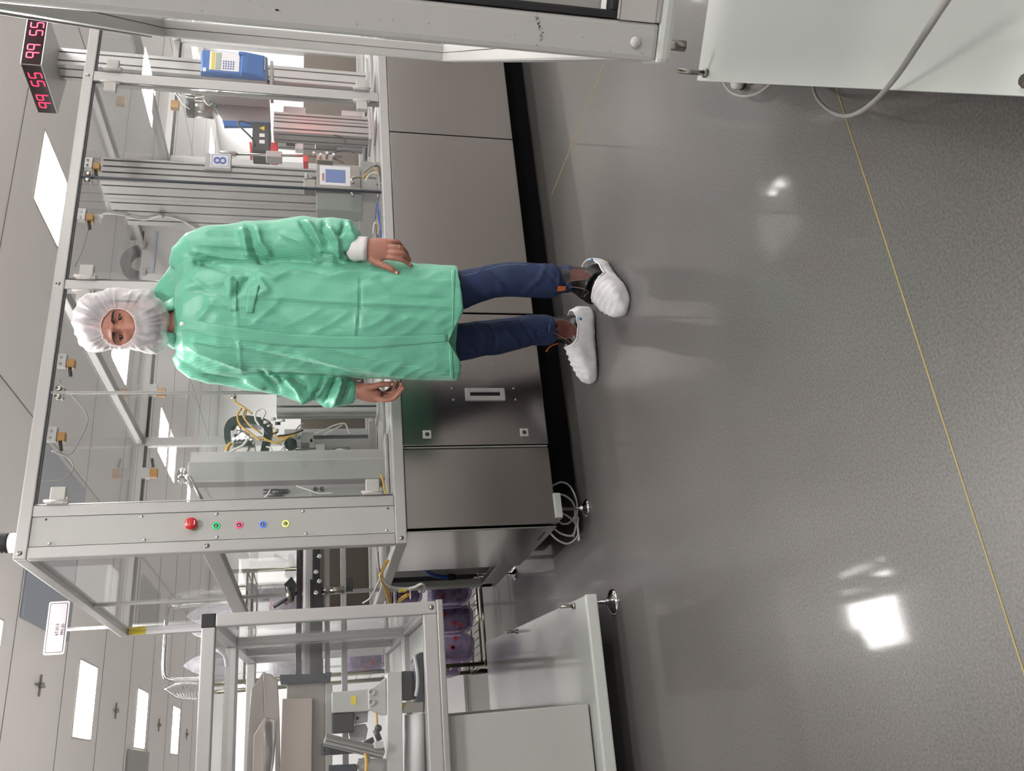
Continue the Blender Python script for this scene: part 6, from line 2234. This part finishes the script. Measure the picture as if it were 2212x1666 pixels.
mb.loft([[hd(math.cos(q) * w_, math.sin(q) * w_ * 1.05 + f0, z) for q in [2 * math.pi * k / 24 for k in range(24)]] for z, w_, f0 in ((-.06, .052, -.02), (-.10, .054, -.02), (-.14, .058, -.018), (-.175, .066, -.016), (-.20, .075, -.016))])
# shoulders to hips, kept inside the clothes
mb.loft([ring_h(x, yr + 16, yl - 16, bf * .78, bb * .78, 0, 24) for x, yr, yl, bf, bb in TORSO[3:9]])
mb.loft([ring_h(x, yr, yl, .09, .10, 0, 24) for x, yr, yl in ((690, 600, 785), (780, 606, 782), (880, 608, 776))])
mb.loft(limb([(r[0], r[1], r[2] * .62, r[3]) for r in SLV_L[1:]] + [(782, 538, 17, .094)], 18))
mb.loft(limb([(r[0], r[1], r[2] * .62, r[3]) for r in SLV_R[1:]], 18))
mb.loft(limb([(r[0], r[1], r[2] * .70, r[3]) for r in LEG_L[:-2]], 18))
mb.loft(limb([(r[0], r[1], r[2] * .70, r[3]) for r in LEG_R[:-1]], 18))


def fsec(Hp, Tp):
    return foot_sections(Hp, Tp, [(.06, .018, .04, .02, 0), (.15, .028, .07, .012, 0), (.35, .030, .085, .012, 0), (.55, .036, .065, .012, 0), (.80, .038, .040, .014, 0), (.92, .026, .028, .016, 0)], 16)[0]


mb.loft(fsec(HL, TL))
mb.loft(fsec(HR, TR_))
mb.loft(limb([(1200, 603, 17, .07), (1250, 603, 18, .078), (1295, 612, 18, .10)], 14, 1.1))
mb.loft(limb([(1180, 712, 17, -.14), (1240, 714, 19, -.155), (1270, 722, 18, -.165)], 14, 1.1))
# left hand (back of the hand towards us)
mb.loft(limb([(770, 538, 17, 0.095, .8), (790, 538, 20.5, 0.099, .62), (805, 538, 23, 0.102, .55), (820, 539, 24, 0.106, .50), (834, 538, 23, 0.110, .45), (841, 538, 20, 0.112, .40)], 20))


def finger(pts, rs):
    P = [pt(*p) for p in pts]
    mb.tube(P, rs, 10, 5)
    mb.ball(P[-1], rs[-1] * 1.0, 10, 8)
    for p, r_ in zip(P[1:-1], rs[1:-1]):
        mb.ball(p, r_ * 1.08, 10, 8)


finger([(830, 554, 0.108), (849, 557, 0.120), (866, 560, 0.120), (879, 567, 0.107), (888, 574, 0.094)], [.0105, .0095, .0092, .0082, .0072])
finger([(834, 544, 0.112), (853, 546.5, 0.126), (870, 548, 0.122), (880, 555, 0.104), (885, 561.5, 0.090)], [.0105, .0098, .0094, .0084, .0072])
finger([(832, 532, 0.110), (852, 534, 0.124), (867, 536.5, 0.118), (876, 544, 0.098), (880, 551, 0.086)], [.0100, .0092, .0089, .0080, .0070])
finger([(826, 521.5, 0.104), (844, 521.5, 0.114), (858, 523, 0.108), (867, 531, 0.092), (872, 538, 0.082)], [.0090, .0082, .0078, .0072, .0062])
finger([(797, 553, 0.096), (812, 566, 0.106), (829, 574, 0.116), (845, 581, 0.122), (858, 590, 0.120)], [.0150, .0130, .0110, .0102, .0080])
# right hand (thumb side towards us, fingers curled)
mb.loft(limb([(752, 850, 12, -.03, .9), (766, 843, 14.5, -.028, .95), (782, 846, 18, -.026, .95), (798, 850, 19, -.024, .95), (812, 854, 16.5, -.022, 1.0), (820, 857, 13, -.022, 1.1)], 20))
finger([(814, 860, -.004), (832, 864, .004), (851, 860, .010), (863, 848, .018), (871, 838, .022)], [.0105, .0095, .0092, .0082, .0070])
finger([(816, 855, -.024), (838, 858, -.018), (855, 852, -.010), (864, 840, .000), (868, 829, .004)], [.0105, .0095, .0092, .0082, .0070])
finger([(814, 850, -.042), (834, 853, -.038), (849, 847, -.030), (857, 836, -.020), (859, 826, -.016)], [.0100, .0090, .0086, .0078, .0068])
finger([(810, 846, -.058), (826, 849, -.056), (839, 844, -.050), (846, 834, -.040), (848, 826, -.036)], [.0088, .0078, .0074, .0068, .0060])
finger([(786, 838, -.012), (804, 836, .008), (822, 831, .016), (838, 830, .016), (849, 829, .012)], [.0150, .0120, .0108, .0100, .0080])
mbd = remesh(mb, .0027, 2)
body = finish(mbd, 'body', M['skin'], man)
# nails, ring, watch
M['nail'] = mat('fingernail', 'd8a898', .3)
tb = BVHTree.FromPolygons([v.co.copy() + ORG[man.name] for v in mbd.vertices], [tuple(p.vertices) for p in mbd.polygons])
for (x, y, rx) in ((857, 589.5, .0055), (886, 571, .0042), (847.5, 830.5, .0055)):
    d = ray(x, y).normalized()
    h = tb.ray_cast(pt(x, y, .4), d)
    if h[0] is not None:
        MB().lathe(h[0] - h[1] * .0010, [(.0001, 0), (rx, 0), (rx * .9, .0012), (rx * .5, .0018), (.0001, .0020)], 14, h[1]).build('fingernail', M['nail'], body)
a_, b_ = pt(852, 534, .124), pt(867, 536.5, .118)
c_ = a_ * .46 + b_ * .54
ax_ = (b_ - a_).normalized()
u_ = ax_.orthogonal().normalized()
v_ = ax_.cross(u_)
MB().tube([c_ + (u_ * math.cos(2 * math.pi * k / 16) + v_ * math.sin(2 * math.pi * k / 16)) * .0104 for k in range(16)], .0013, 8, 2, closed=True).build('ring', mat('gold_ring', 'e0c690', .2, 1.0), body)
wc = pt(774, 843, -.028)
MB().tube([pt(771 + 2 * k, 823.5 - .4 * k, -.02) for k in range(5)], .0035, 8).build('watch', M['chrome'], body)
# eyes
M['eyewhite'] = mat('eye_white', '5f5048', .2, noise_amt=0)  # eye white darkened: shade of the deep sockets put into the colour
M['iris'] = mat('dark_brown_iris', '23130d', .12, noise_amt=0)
for s_ in (-1, 1):
    c = hd(s_ * .031, face_f(s_ * .031, 0) - .0045, -.001)
    ey = MB().ball(c, .0118, 20, 14).build('eye', M['eyewhite'], body)
    fd_ = (hd(s_ * .031 - .001, .2, -.004) - hd(s_ * .031, .0, -.001)).normalized()
    MB().lathe(c + fd_ * .0078, [(.0068, 0.0005), (.006, .0028), (.0035, .0040), (.0001, .0044)], 18, fd_).build('iris', M['iris'], ey)
    for up_, nm in ((1, 'upper_eyelid'), (-1, 'lower_eyelid')):
        rows = []
        for k in range(13):
            q = math.pi * k / 12
            x = s_ * .031 + math.cos(q) * .0150
            z = -.001 + up_ * math.sin(q) * (.0048 if up_ > 0 else .0042)
            z2_ = -.001 + up_ * (math.sin(q) * (.0048 if up_ > 0 else .0042) + .0055)
            rows.append([hd(x, face_f(s_ * .031, 0) + .0055 - .006 * abs(math.cos(q)) ** 2, z), hd(x, face_f(x, z2_) + .0008, z2_), hd(x, face_f(x, z2_) - .003, z2_), hd(x, face_f(s_ * .031, 0) + .002 - .006 * abs(math.cos(q)) ** 2, z)])
        MB().loft(rows).build(nm, M['skin'], body)
    lash = MB()
    lash.tube([hd(s_ * .031 + math.cos(q) * .0145, face_f(s_ * .031, 0) + .0062 - .006 * abs(math.cos(q)) ** 2, -.001 + math.sin(q) * .0048) for q in [math.pi * k / 10 for k in range(11)]], .0009, 5, 2)
    lash.build('eyelash', M['ink'], ey)
    # eyebrow
    M['hair'] = mat('dark_hair', '241914', .7, noise_amt=.3, nscale=80, bump=.5, bscale=250)
    b = MB()
    for k in range(100):
        t = random.random()
        x = s_ * (.012 + .036 * t)
        z = .0165 + .0050 * math.sin(t * math.pi * .75) + random.uniform(-.0048, .0040) * (1 - .5 * t)
        p0 = hd(x, face_f(x, z) + .0006, z)
        p1 = hd(x + s_ * .006, face_f(x + s_ * .006, z + .002) + .0016, z + .0018 - .004 * t)
        b.cyl(p0, p1, .0007, 5, .0003)
    b.build('eyebrow', M['hair'], body)
# hair under the cap, beard under the mask
rows = []
for i in range(13):
    th = math.pi * .5 * i / 12
    rows.append([hd(math.cos(q) * .083 * math.cos(th), (math.sin(q) * (.092 if math.sin(q) > 0 else .108)) * math.cos(th) - .004, .047 + math.sin(th) * .080) for q in [2 * math.pi * k / 32 for k in range(32)]])
rows = [[hd(math.cos(q) * .081, math.sin(q) * .104 if math.sin(q) < 0 else math.sin(q) * .004, -.03) for q in [2 * math.pi * k / 32 for k in range(32)]]] + rows[1:]
MB().loft(rows).build('hair', M['hair'], body)
rows = []
for i in range(15):
    z = -.044 - .080 * i / 14
    w_ = .070 * math.sqrt(max(.01, 1 - (z / .134) ** 2))
    row = []
    for k in range(21):
        x = -w_ + 2 * w_ * k / 20
        zz_ = z - .022 * g(x, .020) * (1 - i / 14)
        row.append(hd(x, face_f(x * .93, max(zz_, -.118)) + .006, zz_))
    row += [p - (hd(0, 1, 0) - hd(0, 0, 0)) * .010 for p in reversed(row)]
    rows.append(row)
MB().loft(rows).build('beard', M['hair'], body)

# ---------------------------------------------------------------- white hood (cap and face mask in one)
OUT = [(156.6, 700), (158, 684), (160, 669), (171, 646), (185, 638), (201, 633), (220, 629), (246, 622), (266, 623), (285, 628), (310, 625), (329, 627), (338, 641), (350, 650), (358, 660), (368, 687), (367, 698), (362, 712), (361, 722), (364, 734), (359, 749), (350, 758), (337, 765.5), (320, 764), (303, 759), (280, 755), (255, 752), (235, 756), (218, 760), (201, 761.5), (188, 757), (178, 749), (170, 738), (165, 726), (159, 712)]
cpx = (258, 703)
angs = sorted([(math.atan2(y - cpx[1], x - cpx[0]), math.hypot(x - cpx[0], y - cpx[1])) for x, y in OUT])


def rad_at(a):
    n = len(angs)
    for i in range(n):
        a0, r0 = angs[i]
        a1, r1 = angs[(i + 1) % n]
        if i == n - 1:
            a1 += 2 * math.pi
        for off in (0, 2 * math.pi):
            if a0 <= a + off <= a1:
                t = (a + off - a0) / (a1 - a0)
                return r0 * (1 - t) + r1 * t
    return 95


NA = 160
rings = []
T_ = [0, .05, .12, .2, .3, .4, .5, .6, .7, .8, .9, 1.0, 1.12, 1.28, 1.46, 1.64, 1.82, 1.97]
random.seed(4)
for t in T_:
    ring = []
    for k in range(NA):
        a = -math.pi + 2 * math.pi * k / NA
        R = rad_at(a)
        ox, oy = 255.7 - cpx[0], 707 - cpx[1]
        rin_ = 1 / math.sqrt((math.cos(a) / 37.6) ** 2 + (math.sin(a) / 40.4) ** 2)
        in_x, in_y = cpx[0] + ox + math.cos(a) * rin_, cpx[1] + oy + math.sin(a) * rin_
        out_x, out_y = cpx[0] + math.cos(a) * R, cpx[1] + math.sin(a) * R
        low = max(0, math.cos(a)) ** 1.0      # towards the chin
        fo = .098 - .018 * low * 0
        # front depth of the opening follows the face
        if t <= 1:
            s_ = math.sin(t * math.pi / 2)
            x = in_x + (out_x - in_x) * s_
            y = in_y + (out_y - in_y) * s_
            f = (.094 + .012 * low) * (math.cos(t * math.pi / 2) ** .8) + .018 * math.sin(t * math.pi) + .030 * low * math.sin(min(1, t * 1.25) * math.pi) + HC.y
        else:
            u = t - 1
            c_ = math.cos(u * math.pi / 2)
            x = cpx[0] + (out_x - cpx[0]) * c_
            y = cpx[1] + (out_y - cpx[1]) * c_
            f = -.118 * math.sin(u * math.pi / 2) + HC.y
        # pleats running out from the face opening, and the gathered seam over the crown
        ph_ = a * 13 + 2.2 * math.sin(a * 3.1) + 1.2 * math.sin(a * 7 + 1)
        fade = math.exp(-((t - .32) / .38) ** 2)
        pl_ = .013 * (1 - abs(math.sin(ph_))) ** 2.2 * fade
        crown = max(0, -math.cos(a))
        pl_ += .0035 * crown * math.sin(a * 26) * math.exp(-((t - .75) / .25) ** 2)
        pl_ += -.006 * crown * math.exp(-((t - .70) / .07) ** 2)
        P = pt(x, y, f)
        nzv = noise.noise(P * 18) * .006 + (abs(noise.noise(P * 34)) - .2) * -.008
        dirv = (P - wf(HC.x, HC.y - .02, HC.z - .01)).normalized()
        ring.append(P + dirv * (pl_ + nzv * min(1, t * 5)))
    rings.append(ring)
M['hood'] = film('white_nonwoven', (1, 1, 1), .6, 1.2, haze=.34, haze_col=(.70, .67, .69), bscale=9, through=.35)
hood = MB().loft(rings, caps=False).build('hood', M['hood'], man)
sd = hood.modifiers.new('thick', 'SOLIDIFY')
sd.thickness = .0008
MB().tube(rings[0][::3], .0018, 6, 2, closed=True).build('face_opening_edge', mat('white_elastic', 'd9d0d2', .6), hood)
